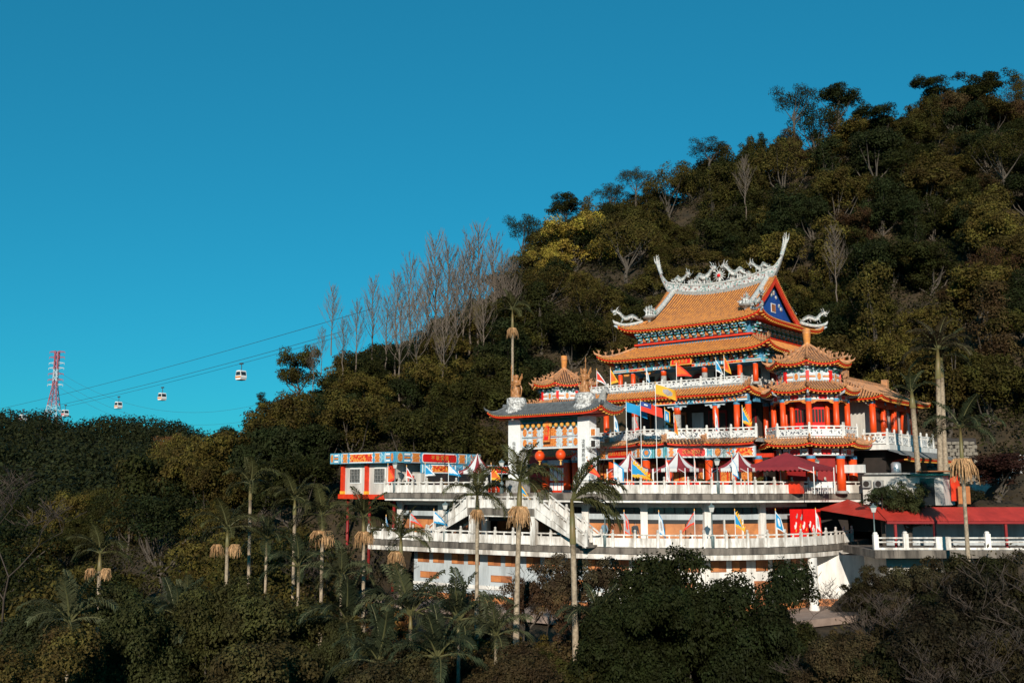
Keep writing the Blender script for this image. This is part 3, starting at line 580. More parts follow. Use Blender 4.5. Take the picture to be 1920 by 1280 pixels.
# ---- first floor
painted_beam(hall, (-8.4,-8.5), (6.75,-8.5), 6.72, 7.32, [('bars',1.0),('mosaic',1.0),('scroll',2.0),('mosaic',0.9),('x',0.7,'cyan'),('mosaic',0.9),('scroll',2.4),('mosaic',0.9),('x',0.7,'cyan'),('mosaic',0.9),('scroll',2.0),('mosaic',1.0),('bars',1.0)], 'blue', 0.3)
part(hall, 'painted_beam', MB().box(6.6,6.85,-7.55,2,6.72,7.32), 'blue')
C1 = column_mesh(3.05, 0.25); C1S = column_mesh(3.05, 0.29, 'stone')
for u in (-7.1,3.65,5.55,6.55): put(hall, 'column', C1, (u,-8.3,ZF1))
for v in (-5.0,-2.4): put(hall, 'column', C1, (6.5,v,ZF1))
for u in (-4.1,0.1):
    put(hall, 'column', C1S, (u,-8.3,ZF1)); part(hall, 'column_head', MB().lathe([(0.30,2.2),(0.30,3.0)], 12, (u,-8.3,ZF1)), 'orange', True)
for u in (-4.1,0.1,3.65,-7.1):
    part(hall, 'spandrel', MB().prism([(u+x,6.72+z) for x,z in ((-1.0,0),(1.0,0),(0.85,-0.22),(0.5,-0.16),(0.36,-0.42),(-0.36,-0.42),(-0.5,-0.16),(-0.85,-0.22))], -8.4, -8.26), 'pale')
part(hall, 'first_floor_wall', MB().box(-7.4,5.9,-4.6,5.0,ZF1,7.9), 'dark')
for u in (-5.6,-2.0,1.9,4.6):
    d = part(hall, 'door', MB().box(u-0.85,u+0.85,-4.75,-4.62,ZF1,6.4), 'plyb' if u < 0 else 'dred')
    for k in (-0.42,0.42): part(hall, 'door_panel', MB().box(u+k-0.33,u+k+0.33,-4.80,-4.752,ZF1+0.25,6.15), 'dark', False, d)
for u in (-3.8,0.0): part(hall, 'wall_panel', MB().box(u-0.55,u+0.55,-4.74,-4.62,ZF1+0.1,6.3), 'wallg')
part(hall, 'side_wall_panel', MB().box(5.9,6.0,-3.6,-1.0,ZF1,6.2), 'wallw')
RAIL1 = [(-9.2,-10.3),(-5.2,-10.5),(-0.6,-12.4),(1.4,-12.2),(3.9,-10.3),(8.0,-10.0)]
for a, b in zip(RAIL1[:-1], RAIL1[1:]): balustrade('', [a,b], ZF1, 2.0, 'carved', parent_thing=hall, hs=0.88)
part(hall, 'first_floor_slab', MB().slab(RAIL1+[(8.2,0),(7.0,6),(-9,6)], ZF1-0.3, ZF1), 'stone')
# ---- skirt roof under the first floor, following the balcony
RS, RT, RE, RG = MB(), MB(), MB(), MB()
for a, b in zip(RAIL1[:-1], RAIL1[1:]):
    L_ = math.dist(a,b)/2; an = math.atan2(b[1]-a[1], b[0]-a[0]); mx, my = (a[0]+b[0])/2, (a[1]+b[1])/2
    roof_panel(RS,RT,RE,RG,an-R(90),(mx,my),L_+0.12,L_,0.02,0.95,ZF1-0.06,3.3,0.12,1.05,0.5,None,0.27,zin=3.1,Ain=-0.2)
roof_parts(hall, RS, RT, RE, RG, True)
for p in RAIL1[1:-1]:
    for k in range(3): q = put(hall, 'ridge_figure', FIGM['tile_old'], (p[0]+0.2*(k-1), p[1]-0.4-0.1*k, ZF1-0.25), k); q.scale = (1.6,1.6,1.5)
# ---- ground floor: painted sign beam, red columns, dark opening
SB = offset(RAIL1, -0.28)
for k_, sq_ in enumerate(([('mosaic',1.4),('oval',0.8),('x',0.6,'cyan'),('ochre',0.8)],
        [('sign',3.7,'財團法人台北指南宮',0.42,1.15),('x',0.45,'scroll'),('ochre',0.6)], [('hex',0.8),('lines',0.25),('oval',0.6,'pale'),('lines',0.25)],
        [('ochre',0.5),('sign',2.1,'凌霄寶殿',0.42)], [('x',0.6,'cyan'),('oval',0.8),('lines',0.25),('mosaic',0.7),('scroll',1.7)])):
    painted_beam(hall, SB[k_], SB[k_+1], 2.22, 3.08, sq_, 'pale' if k_ != 2 else 'cyan', 0.22)
C0 = column_mesh(2.9, 0.32)
for p in RAIL1: put(hall, 'column', C0, (p[0],p[1]+0.2,ZU))
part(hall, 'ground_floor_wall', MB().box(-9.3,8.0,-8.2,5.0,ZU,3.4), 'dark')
for i, u in enumerate((-7.4,-5.0,-2.6,0.2,2.6,4.6,6.4)):
    d = part(hall, 'door', MB().box(u-0.7,u+0.7,-8.35,-8.22,ZU,2.0), 'red' if i % 2 else 'dred')
    for k in (-0.34,0.34): part(hall, 'door_panel', MB().box(u+k-0.26,u+k+0.26,-8.40,-8.352,ZU+0.9,1.85), 'gold2', False, d)
part(hall, 'red_beam', MB().box(5.2,9.2,-9.9,-9.6,2.2,2.5), 'red')

# ------------------------------------------------------------------ octagonal corner pavilions
def pavilion(label, cu, cv, full=True, yaw=0.0):
    t = thing('octagonal_pavilion', label, 'pavilion', cu, cv, ZU, 'octagonal corner pavilions')
    T8 = math.tan(R(22.5)); c = (cu, cv); ph = yaw
    def octa(r, z0, z1): return MB().lathe([(r/math.cos(R(22.5)),z0),(r/math.cos(R(22.5)),z1)], 8, (cu,cv,0), 0, ph+R(22.5))
    def eave(A0, A1, z0, z1, up, old=True, zin=None, Ain=None, sp=0.22):
        S, T, E, G = MB(), MB(), MB(), MB(); fs = []
        for k in range(8): fs.append(roof_panel(S,T,E,G,ph+R(45*k),c,A1*T8,max(0.001,A0*T8),A0,A1,z0,z1,up,1.4 if A0 < 0.3 else 1.1,0.5,None,sp,0.065,zin=zin,Ain=Ain))
        roof_parts(t, S, T, E, G, old)
        for k in range(8): hip_ridge(t, hip_line(fs[k],A1*T8,max(0.001,A0*T8),1), 'tile_old', 0.09, 0.28, 5 if A0 < 0.3 else 3)
    eave(0.12, 3.05, 11.15, 9.35, 0.30, True, 9.2, 2.3)
    part(t, 'finial', MB().lathe([(0.30,0),(0.34,0.12),(0.22,0.2),(0.26,0.3),(0.33,1.0),(0.36,1.08),(0.30,1.12),(0.32,1.34),(0.26,1.40)], 12, (cu,cv,11.05)), 'tile', True)
    part(t, 'drum_wall', octa(2.12, 8.0, 9.35), 'pale')
    for k in range(8):
        th = ph+R(45*k); ox, oy = math.cos(th), math.sin(th); a = (cu+ox*2.14+oy*0.85, cv+oy*2.14-ox*0.85); b = (cu+ox*2.14-oy*0.85, cv+oy*2.14+ox*0.85)
        painted_beam(t, a, b, 8.05, 8.75, [('bars',1),('oval',0.8),('bars',1)], 'pale', 0.08, 'drum_panel')
        bracket_row(t, a, b, 8.78, 3, BRKS, False)
        va = ph+R(45*k+22.5); put(t, 'drum_post', MB().box(-0.12,0.12,-0.12,0.12,0,0.9).mesh('drum_post','sign'), (cu+2.33*math.cos(va),cv+2.33*math.sin(va),7.95), va)
    eave(2.2, 3.55, 8.0, 7.18, 0.28, True, 7.1, 2.7)
    part(t, 'ring_beam', octa(2.72, 7.02, 7.16), 'green')
    for k in range(8):
        th = ph+R(45*k); ox, oy = math.cos(th), math.sin(th); h = 2.68*T8-0.22
        a = (cu+ox*2.62+oy*h, cv+oy*2.62-ox*h); b = (cu+ox*2.62-oy*h, cv+oy*2.62+ox*h)
        painted_beam(t, a, b, 6.55, 6.98, [('bars',0.8),('sign',1.6),('bars',0.8)], 'pale', 0.14)
        q = ((a[0]+b[0])/2, (a[1]+b[1])/2); an = math.atan2(b[1]-a[1], b[0]-a[0])
        me = MB().prism([(-h,0),(h,0),(h,-0.3),(h*0.7,-0.22),(h*0.5,-0.1),(-h*0.5,-0.1),(-h*0.7,-0.22),(-h,-0.3)], -0.04, 0.04).mesh('spandrel', 'gold2'); put(t, 'spandrel', me, (q[0],q[1],6.54), an)
        va = ph+R(45*k+22.5); cx, cy = cu+2.78*math.cos(va), cv+2.78*math.sin(va)
        put(t, 'column', PC1, (cx,cy,ZF1))
        put(t, 'corner_bracket', PCB, (cu+3.3*math.cos(va),cv+3.3*math.sin(va),6.95), va)
    if full:
        part(t, 'inner_wall', octa(1.55, ZF1, 7.0), 'red')
        for k in range(8):
            th = ph+R(45*k); ox, oy = math.cos(th), math.sin(th); a = (cu+ox*1.62+oy*0.5, cv+oy*1.62-ox*0.5); b = (cu+ox*1.62-oy*0.5, cv+oy*1.62+ox*0.5)
            d = part(t, 'lattice_door', MB().seg(a,b,0.06,ZF1+0.05,6.1), 'sign')
            for i in range(4):
                t0_ = (i+0.5)/4; m = (lerp(a[0],b[0],t0_)+ox*0.05, lerp(a[1],b[1],t0_)+oy*0.05); part(t, 'door_pane', MB().seg((m[0]-oy*0.09,m[1]+ox*0.09),(m[0]+oy*0.09,m[1]-ox*0.09),0.03,4.9,5.9), 'dark', False, d)
            va = ph+R(45*k+22.5); put(t, 'column', PC1, (cu+1.85*math.cos(va),cv+1.85*math.sin(va),ZF1)).scale = (0.8,0.8,1)
        part(t, 'balcony_slab', octa(3.25, ZF1-0.3, ZF1), 'white')
        ring = [(cu+3.15/math.cos(R(22.5))*math.cos(ph+R(45*k+22.5)), cv+3.15/math.cos(R(22.5))*math.sin(ph+R(45*k+22.5))) for k in range(9)]
        balustrade('', ring, ZF1, None, 'carved', parent_thing=t, hs=0.88)
        eave(3.2, 4.15, ZF1-0.08, 3.1, 0.2, True, 3.0, 3.0)
        for k in range(8):
            va = ph+R(45*k+22.5); put(t, 'column', C0, (cu+3.0*math.cos(va),cv+3.0*math.sin(va),ZU))
            th = ph+R(45*k); ox, oy = math.cos(th), math.sin(th); a = (cu+ox*2.85+oy*1.0, cv+oy*2.85-ox*1.0); b = (cu+ox*2.85-oy*1.0, cv+oy*2.85+ox*1.0)
            painted_beam(t, a, b, 2.3, 2.85, [('bars',0.6),('sign',1.3),('bars',0.6)], 'pale', 0.16)
        part(t, 'ground_floor_wall', octa(2.4, ZU, 3.1), 'dred')
    else:
        part(t, 'tower_wall', octa(2.3, ZU, 6.6), 'dred'); eave(3.0, 3.9, 4.0, 3.3, 0.2, True, 3.2, 2.6)
    return t
PC1 = column_mesh(3.0, 0.22); PCB = MB().tube([(-0.5,0,-0.1),(0,0,0.0),(0.35,0,0.12),(0.5,0,0.3)], [0.10,0.12,0.09,0.03], 6).mesh('corner_bracket', 'pale')
PYAW = math.atan2(-(77), -26)+ROT                         # one vertex of the octagon looks towards the valley
pavilion('tall octagonal pavilion with white balcony at the right corner of the hall', 10.5, -5.6, True, PYAW+R(22.5))
pavilion('octagonal pavilion rising behind the grey-roofed gateway', -14.2, -5.0, False, PYAW+R(22.5))

# ------------------------------------------------------------------ wing behind the right pavilion
wing = thing('side_wing', 'orange roofed side wing with red posts receding behind the right pavilion', 'building', 12.5, 3.0, ZU)
RS, RT, RE, RG = MB(), MB(), MB(), MB()
for th, L_, l_, A_ in ((0,6.0,4.6,3.4),(180,6.0,4.6,3.4)):
    roof_panel(RS,RT,RE,RG,R(th),(11.9,3.0),L_,l_,0.05,A_,8.6,6.9,0.25,1.2,0.6,None,0.24,zin=6.8,Ain=2.2)
roof_panel(RS,RT,RE,RG,R(90),(11.9,3.0),3.4,0.02,4.6,6.0,8.6,6.9,0.25,1.2,0.6,None,0.24,zin=6.8,Ain=5.0)
roof_panel(RS,RT,RE,RG,R(-90),(11.9,3.0),3.4,0.02,4.6,6.0,8.6,6.9,0.25,1.2,0.6,None,0.24,zin=6.8,Ain=5.0)
roof_parts(wing, RS, RT, RE, RG, True)
part(wing, 'ridge', MB().box(11.72,12.08,-1.6,7.7,8.5,8.85), 'tile_old')
for v in (-1.6,7.7): part(wing, 'ridge_end', MB().box(11.65,12.15,v-0.25,v+0.25,8.5,9.35), 'tile_old')
part(wing, 'wall', MB().box(9.8,13.9,-1.0,8.0,ZF1,6.9), 'wallw')
part(wing, 'red_lintel', MB().box(14.2,14.4,-2.4,8.2,6.25,6.8), 'red')
for v in (-2.2,0.2,2.6,5.0,7.6): put(wing, 'column', C1, (14.2,v,ZF1))
for v in (-0.5,1.3,3.8,6.2): w_ = part(wing, 'window', MB().box(13.86,13.98,v-0.5,v+0.5,4.4,6.1), 'dark')
part(wing, 'balcony_slab', MB().box(9,15.6,-2.8,9,ZF1-0.9,ZF1-0.5), 'white')
balustrade('', [(15.4,-2.6),(15.4,8.6)], ZF1-0.5, 1.6, 'carved', parent_thing=wing); balustrade('', [(13.6,-2.7),(15.4,-2.6)], ZF1-0.5, 1.6, 'carved', parent_thing=wing)
RS, RT, RE, RG = MB(), MB(), MB(), MB()
roof_panel(RS,RT,RE,RG,0,(11.9,3.0),6.4,6.0,3.6,5.2,ZF1-0.95,2.15,0.15,1.1,0.6,None,0.26,zin=1.9,Ain=3.8); roof_parts(wing, RS, RT, RE, RG, grey=True)
part(wing, 'lower_wall', MB().box(9.8,14.8,-1.5,8.5,ZU-3,2.8), 'dark')
# ------------------------------------------------------------------ terraces
LOW = smooth([(-18.6,-25.8),(-8,-24.8),(1.5,-23.2),(6.5,-21),(10,-18),(12.2,-14.5),(13.3,-10),(13.3,-5)], 2)
UPP = smooth([(-20,-22.8),(-8,-21.8),(1,-20.2),(5.6,-18.2),(8.6,-15.6),(10.5,-12.5),(11.8,-9),(12.9,-6.5),(14.6,-5.2)], 2)
ter = thing('terrace_building', 'white concrete building of two curved terraces below the temple', 'building', -2, -20, -8.8)
part(ter, 'lower_terrace_slab', MB().slab(LOW+[(12.5,4),(-18.6,4)], ZL-0.42, ZL), 'conc')
part(ter, 'lower_edge_beam', MB().slab(offset(LOW,0.12)+[(12.4,3.9),(-18.5,3.9)], ZL-0.80, ZL-0.423), 'wstain')
part(ter, 'lower_paving', MB().slab(offset(LOW,0.28)+[(12.4,3.9),(-18.3,3.9)], ZL+0.003, ZL+0.02), 'paving')
part(ter, 'upper_terrace_slab', MB().slab(UPP+[(13.5,4),(-20,4)], ZU-0.42, ZU), 'conc')
part(ter, 'upper_edge_beam', MB().slab(offset(UPP,0.15)+[(13.3,3.9),(-19.9,3.9)], ZU-0.62, ZU-0.423), 'white')
part(ter, 'upper_paving', MB().slab(offset(UPP,0.28)+[(13.3,3.9),(-19.8,3.9)], ZU+0.003, ZU+0.02), 'paving')
# wall between the terraces: plywood bays, clerestory windows, white columns
WALLU = resample(offset(UPP, 2.3), 4.4)
for i, (a, b) in enumerate(zip(WALLU[:-1], WALLU[1:])):
    mid = (a[0]+b[0])/2
    if mid > 10.6: break
    part(ter, 'upper_beam', MB().seg(a,b,0.34,-1.55,ZU-0.66), 'wallw'); part(ter, 'lower_beam', MB().seg(a,b,0.30,-2.45,-2.05), 'wallg')
    wnd = part(ter, 'clerestory_window', MB().seg(a,b,0.10,-2.05,-1.55), 'glass')
    for k in range(1,6):
        t = k/6; m = (lerp(a[0],b[0],t), lerp(a[1],b[1],t)); part(ter, 'mullion', MB().seg((lerp(a[0],b[0],t-0.012),lerp(a[1],b[1],t-0.012)),(lerp(a[0],b[0],t+0.012),lerp(a[1],b[1],t+0.012)),0.16,-2.05,-1.55), 'dark', False, wnd)
    nb = 3
    for k in range(nb):
        p = (lerp(a[0],b[0],(k+0.02)/nb), lerp(a[1],b[1],(k+0.02)/nb)); q = (lerp(a[0],b[0],(k+0.98)/nb), lerp(a[1],b[1],(k+0.98)/nb))
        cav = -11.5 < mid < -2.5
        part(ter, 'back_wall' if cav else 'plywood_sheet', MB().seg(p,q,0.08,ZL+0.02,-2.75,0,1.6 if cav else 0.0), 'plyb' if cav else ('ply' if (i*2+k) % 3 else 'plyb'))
        if mid > 4.5: part(ter, 'pilaster', MB().seg((lerp(p[0],q[0],0.92),lerp(p[1],q[1],0.92)),q,0.30,ZL,-2.45), 'white')
    part(ter, 'dark_gap', MB().seg(a,b,0.06,-2.75,-2.45), 'black')
    part(ter, 'wall_column', MB().box(-0.26,0.26,-0.30,0.22,0,2.95).rot(math.atan2(b[1]-a[1],b[0]-a[0])).mesh('wall_column','white'), None).location = Vector(OFF[ter.name])+Vector((a[0],a[1],ZL))
    part(ter, 'column_haunch', MB().prism([(-0.55,0),(0.55,0),(0.26,-0.45),(-0.26,-0.45)], -0.2, 0.2).rot(math.atan2(b[1]-a[1],b[0]-a[0])).mesh('column_haunch','wallw'), None).location = Vector(OFF[ter.name])+Vector((a[0],a[1],-1.25))
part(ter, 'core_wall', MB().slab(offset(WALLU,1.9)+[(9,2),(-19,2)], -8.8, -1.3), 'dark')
# wall below the lower terrace
WALLL = resample(offset(LOW, 2.0), 3.4)
for i, (a, b) in enumerate(zip(WALLL[:-1], WALLL[1:])):
    if b[0] < -14.5: continue
    part(ter, 'basement_wall', MB().seg(a,b,0.3,-8.2,ZL-0.83), 'wallg' if i < 6 else 'white')
    part(ter, 'wall_base', MB().seg(a,b,0.38,-9.6,-8.2), 'ply')
    part(ter, 'string_course', MB().seg(a,b,0.46,-7.72,-7.45), 'white')
    for k, (t0_, t1_, z0, z1) in enumerate(((0.12,0.46,-5.95,-5.15),(0.58,0.90,-5.95,-5.15),(0.2,0.75,-7.15,-6.65))):
        if k == 2 and i % 2 == 0: continue
        p = (lerp(a[0],b[0],t0_),lerp(a[1],b[1],t0_)); q = (lerp(a[0],b[0],t1_),lerp(a[1],b[1],t1_))
        w_ = part(ter, 'boarded_window', MB().seg(p,q,0.10,z0,z1,0,-0.13), 'plyb')
        part(ter, 'board', MB().seg((lerp(p[0],q[0],0.03),lerp(p[1],q[1],0.03)),(lerp(p[0],q[0],0.5),lerp(p[1],q[1],0.5)),0.04,z0+0.04,z1-0.04,0,-0.21), 'ply', False, w_)
for p in ((12.6,-11.3),(12.6,-3.5)): part(ter, 'round_column', MB().lathe([(0.42,-8.9),(0.36,-8.6),(0.32,-8.5),(0.32,-5.05)], 16, (p[0],p[1],0)), ['white'], True)
part(ter, 'door', MB().box(9.6,10.4,-14.6,-14.5,-8.7,-6.6).rot(R(50),(10,-14.5)), 'plyb')
for (a, b) in (((11.0,-8.6),(16.5,-6.2)),((8.6,-13.5),(11.0,-8.6))):
    part(ter, 'basement_wall', MB().seg(a,b,0.3,-8.2,ZL-0.83), 'white'); part(ter, 'wall_base', MB().seg(a,b,0.38,-9.6,-8.2), 'ply')
plaza = struct('plaza', MB().slab([(-19.5,-27.5),(2,-26),(9,-23),(14,-17.5),(16.5,-10),(16,4),(-19.5,4)], -9.2, -8.72), 'paving')
# the cream banner wall with dragon boards near the right end
bn = thing('red_banner', 'red festival backdrop with white and gold cut-outs under the curved terrace', 'banner', 10.6, -8.9, ZL)
ba, bb_ = (10.35,-9.75), (11.5,-6.9)
part(bn, 'cloth', MB().seg(ba,bb_,0.06,ZL+0.05,-1.7), 'sign')
for t, z, s, m_ in ((0.15,-2.9,0.28,'wfine'),(0.3,-2.95,0.2,'gold'),(0.42,-2.9,0.3,'wfine'),(0.62,-2.85,0.28,'wfine'),(0.16,-3.25,0.14,'gold'),(0.5,-3.2,0.14,'gold'),(0.72,-3.1,0.24,'wfine'),(0.2,-2.2,0.2,'flagg'),(0.35,-2.3,0.24,'flagg')):
    plate(bn, 'cut_out', [(-s*0.3,-s),(s*0.2,-s*0.6),(s*0.45,s*0.7),(s*0.1,s),(-s*0.1,s*0.2),(-s*0.5,0)], ba, bb_, t, z, m_, 0.02, 0.06)
plate(bn, 'gold_scroll', o_cart(1.2,0.5), ba, bb_, 0.7, -3.7, 'gold2', 0.02, 0.06)
# balustrades of the terraces
balustrade('long white balustrade along the curved lower terrace edge', offset(LOW,0.16), ZL+0.02, 1.55, 'terrace', group='terrace balustrades')
uo = offset(UPP,0.16); cutL = [p for p in uo if p[0] < -9.4]+[(-9.3, -21.75)]; cutR = [(-1.6,-20.55)]+[p for p in uo if p[0] > -1.4]
balustrade('white balustrade of the upper terrace in front of the painted annex', cutL, ZU+0.02, 1.5, 'terrace', group='terrace balustrades')
balustrade('white balustrade of the upper terrace in front of the tents', cutR, ZU+0.02, 1.7, 'terrace', group='terrace balustrades')
# ------------------------------------------------------------------ double staircase with landing
st = thing('double_staircase', 'white double staircase with landing between the two terraces', 'staircase', -6, -22.8, ZL)
ZD, sv0, sv1 = -1.62, -24.1, -22.2
part(st, 'landing_slab', MB().box(-9.2,-2.6,sv0,-20.6,ZD-0.5,ZD), 'conc')
part(st, 'landing_beam', MB().box(-9.1,-2.7,sv0+0.08,sv0+0.3,ZD-0.62,ZD-0.503), 'wstain')
for u in (-8.9,-2.9): part(st, 'landing_column', MB().box(u-0.22,u+0.22,sv0+0.1,sv0+0.5,ZL,ZD-0.63), 'wstain')
step = MB().box(-0.16,0.16,sv0,sv1,-0.17,0).mesh('step','conc')
for (ua, ub) in ((-9.2,-13.6),(-2.6,1.9)):
    n = 15
    for i in range(n):
        u = lerp(ua, ub, (i+0.5)/n); z = lerp(ZD, ZL, (i+1)/(n+1)); put(st, 'step', step, (u,0,z))
    for v in (sv0+0.06, sv1-0.06):
        part(st, 'stringer', MB().seg((ua,v),(ub,v),0.14,(ZD-0.62,ZL-0.02),(ZD+0.02,ZL+0.35)), 'wstain')
        balustrade('', [(ua,v),(lerp(ua,ub,0.33),v),(lerp(ua,ub,0.66),v),(ub,v)], (ZD+0.05,ZL+0.08), None, 'landing', parent_thing=st)
balustrade('', [(-9.1+i*1.3,sv0+0.1) for i in range(6)], ZD, None, 'landing', parent_thing=st)
for i in range(6): part(st, 'step', MB().box(-8.6,-3.0,-21.3+i*0.22,-20.2,ZD,ZD+0.17*(i+1)), 'conc')
# ------------------------------------------------------------------ gateway
gate = thing('gateway', 'white pillared ceremonial gateway with grey tiled roof and painted beams', 'gateway', -6.9, -16.6, ZU)
GV0 = -17.0
for u0, u1, tx in ((-11.1,-9.8,'指南古道開雲路'),(-3.9,-2.75,'凌霄寶殿接天門')):
    part(gate, 'pillar', MB().box(u0,u1,GV0,GV0+0.95,ZU,5.5), 'wfine'); part(gate, 'pillar_plinth', MB().box(u0-0.15,u1+0.15,GV0-0.15,GV0+1.1,ZU,0.5), 'stone')
    part(gate, 'couplet_board', MB().box(u0+0.32,u1-0.32,GV0-0.03,GV0-0.003,0.6,4.2), 'wfine'); lettering(gate, tx, 0.36, 'black', ((u0+u1)/2,GV0-0.04,2.4), R(-90), True)
for z0, z1 in ((3.12,3.92),(3.97,4.80)):
    painted_beam(gate, (-9.8,GV0+0.4), (-3.9,GV0+0.4), z0, z1, [('oval',0.85,'pale'),('bars',0.45),('ochre',0.9),('scroll2',0.01),('x',0.25,'pale'),('ochre',2.4),('x',0.25,'pale'),('ochre',0.9),('bars',0.45),('oval',0.85,'pale')], 'pale', 0.34)
part(gate, 'beam_line', MB().box(-9.8,-3.9,GV0+0.16,GV0+0.6,3.02,3.115), 'wfine')
plq = MB().prism([(-0.34,-0.72),(0.34,-0.72),(0.28,0.62),(0.45,0.85),(0,1.0),(-0.45,0.85),(-0.28,0.62)], -0.10, 0, 0).prism(o_rect(0.40,1.15), -0.13, -0.101, 1)
po = put(gate, 'vertical_plaque', plq.mesh('vertical_plaque', ['gold2','sign']), (-6.9,GV0-0.05,4.25)); po.rotation_euler.x = R(-8); lettering(gate, '指南宮', 0.36, 'gold', (-6.9,GV0-0.21,4.22), R(-90), True)
part(gate, 'bracket_backing', MB().box(-9.8,-3.9,GV0+0.3,GV0+0.7,4.83,5.7), 'green')
for i in range(10): put(gate, 'bracket', BRKG, (-9.5+i*5.3/9, GV0+0.3, 4.98))
RS, RT, RE, RG = MB(), MB(), MB(), MB()
fg = roof_panel(RS,RT,RE,RG,R(-90),(-6.65,GV0+0.48),5.85,4.95,0.1,1.6,6.62,5.72,0.5,1.25,0.6,None,0.22,zin=5.65,Ain=0.4)
fg2 = roof_panel(RS,RT,RE,RG,R(90),(-6.65,GV0+0.48),5.85,4.95,0.1,1.6,6.62,5.72,0.5,1.25,0.6,None,0.22,zin=5.65,Ain=0.4)
for th in (0,180): roof_panel(RS,RT,RE,RG,R(th),(-6.65,GV0+0.48),1.6,0.1,4.95,5.85,6.62,5.72,0.5,1.25,0.6,None,0.22,zin=5.65,Ain=5.4)
roof_parts(gate, RS, RT, RE, RG, grey=True)
for f_ in (fg, fg2):
    for s in (-1,1): hip_ridge(gate, hip_line(f_,5.85,4.95,s), 'gtile', 0.10, 0.3)
part(gate, 'roof_ridge', MB().tube([(-12.0,GV0+0.48,6.72),(-11.0,GV0+0.48,6.66),(-6.8,GV0+0.48,6.62),(-2.6,GV0+0.48,6.66),(-1.6,GV0+0.48,6.72)], 0.2, 6), 'gtile')
part(gate, 'ridge_beast', MB().tube([(-1.9,GV0+0.48,6.5),(-1.7,GV0+0.48,7.1),(-1.35,GV0+0.48,7.5),(-1.2,GV0+0.48,7.2)], [0.3,0.32,0.26,0.1], 8).tube([(-1.7,GV0+0.48,7.2),(-1.9,GV0+0.48,7.75)], [0.14,0.02], 5), 'stone', True)
for u in (-2.1,): 
    for i, z in enumerate((4.2,3.3)): part(gate, 'notice_box', MB().box(-2.74,-2.2,GV0+0.1,GV0+0.6,z-0.33,z+0.33), 'wfine'); part(gate, 'notice_face', MB().box(-2.66,-2.28,GV0+0.07,GV0+0.098,z-0.25,z+0.25), 'gold2' if i == 0 else 'dark')
for u in (-10.45,-3.35):
    ped = MB().lathe([(0.92,0),(0.95,0.3),(0.78,0.55),(0.86,0.9),(0.80,1.35),(0.6,1.42)], 11, (u,GV0+0.3,5.95)); rg = random.Random(int(u*10)); ped.v = [(x+rg.uniform(-.05,.05),y+rg.uniform(-.05,.05),z) for x,y,z in ped.v]
    part(gate, 'rock_pedestal', ped, 'rock')
def guardian(label, u, v, z, flip):
    s = thing('guardian_statue', label, 'statue', u, v, z, 'statues on the gateway roof'); f = flip
    b = MB(); C_ = (u, v, z)
    b.lathe([(0.42,0),(0.46,0.12),(0.30,0.3),(0.34,0.75),(0.27,1.0),(0.36,1.25),(0.40,1.42),(0.16,1.52),(0.13,1.58),(0.19,1.66),(0.21,1.78),(0.16,1.92),(0.05,1.98)], 12, C_)
    for q in (-1,1): b.tube([(u+q*0.34,v,z+1.4),(u+q*0.46,v-0.1,z+1.1),(u+q*0.22,v-0.34,z+1.0)], [0.14,0.12,0.08], 7)
    b.tube([(u-0.2,v-0.12,z+0.05),(u-0.24,v-0.16,z+0.5),(u-0.12,v-0.08,z+0.9)], [0.16,0.17,0.14], 7); b.tube([(u+0.2,v-0.12,z+0.05),(u+0.24,v-0.16,z+0.5),(u+0.12,v-0.08,z+0.9)], [0.16,0.17,0.14], 7)
    part(s, 'body', b, 'bronze', True)
    part(s, 'spear', MB().tube([(u-0.3*f,v-0.34,z+0.1),(u-0.3*f,v-0.30,z+2.5)], [0.03,0.03], 5).lathe([(0.07,0),(0.05,0.1),(0.01,0.4)], 5, (u-0.3*f,v-0.30,z+2.45)), 'bronze')
    part(s, 'back_banners', MB().tube([(u+0.1,v+0.12,z+1.2),(u+0.42,v+0.15,z+1.7),(u+0.50,v+0.15,z+2.05)], [0.05,0.12,0.02], 5).tube([(u-0.1,v+0.12,z+1.2),(u-0.42,v+0.15,z+1.7),(u-0.50,v+0.15,z+2.05)], [0.05,0.12,0.02], 5), 'bronze')
    part(s, 'robe_ribbon', MB().tube([(u-0.38,v,z+1.2),(u-0.58,v,z+0.7),(u-0.48,v,z+0.15)], [0.05,0.07,0.03], 5).tube([(u+0.38,v,z+1.2),(u+0.58,v,z+0.7),(u+0.48,v,z+0.15)], [0.05,0.07,0.03], 5), 'bronze')
guardian('bronze guardian statue with spear on the left gateway pedestal', -10.45, GV0+0.3, 7.36, 1)
guardian('bronze guardian statue before the pavilion roof on the right gateway pedestal', -3.35, GV0+0.3, 7.36, -1)
def lantern(label, u, v, z, r=0.42):
    t = thing('red_lantern', label, 'lantern', u, v, z-r*1.2, 'round red lanterns under the gateway')
    part(t, 'globe', MB().lathe([(r*0.35,-r*0.95),(r*0.75,-r*0.7),(r*0.98,-r*0.2),(r*0.98,r*0.2),(r*0.75,r*0.7),(r*0.35,r*0.95)], 16, (u,v,z)), 'orange', True)
    part(t, 'cap', MB().lathe([(r*0.36,r*0.94),(r*0.36,r*1.08)], 12, (u,v,z)), 'gold'); part(t, 'cap', MB().lathe([(r*0.36,-r*1.08),(r*0.36,-r*0.94)], 12, (u,v,z)), 'gold')
    part(t, 'tassel', MB().tube([(u,v,z-r*1.05),(u,v,z-r*1.9)], [0.05,0.09], 6), 'gold'); part(t, 'hook', MB().tube([(u,v,z+r*1.05),(u,v,z+r*1.7)], 0.015, 4), 'black')
lantern('round red lantern hanging under the gateway beam, nearer the left pillar', -7.9, GV0+0.2, 2.45); lantern('round red lantern hanging under the gateway beam, nearer the right pillar', -5.75, GV0+0.2, 2.5)
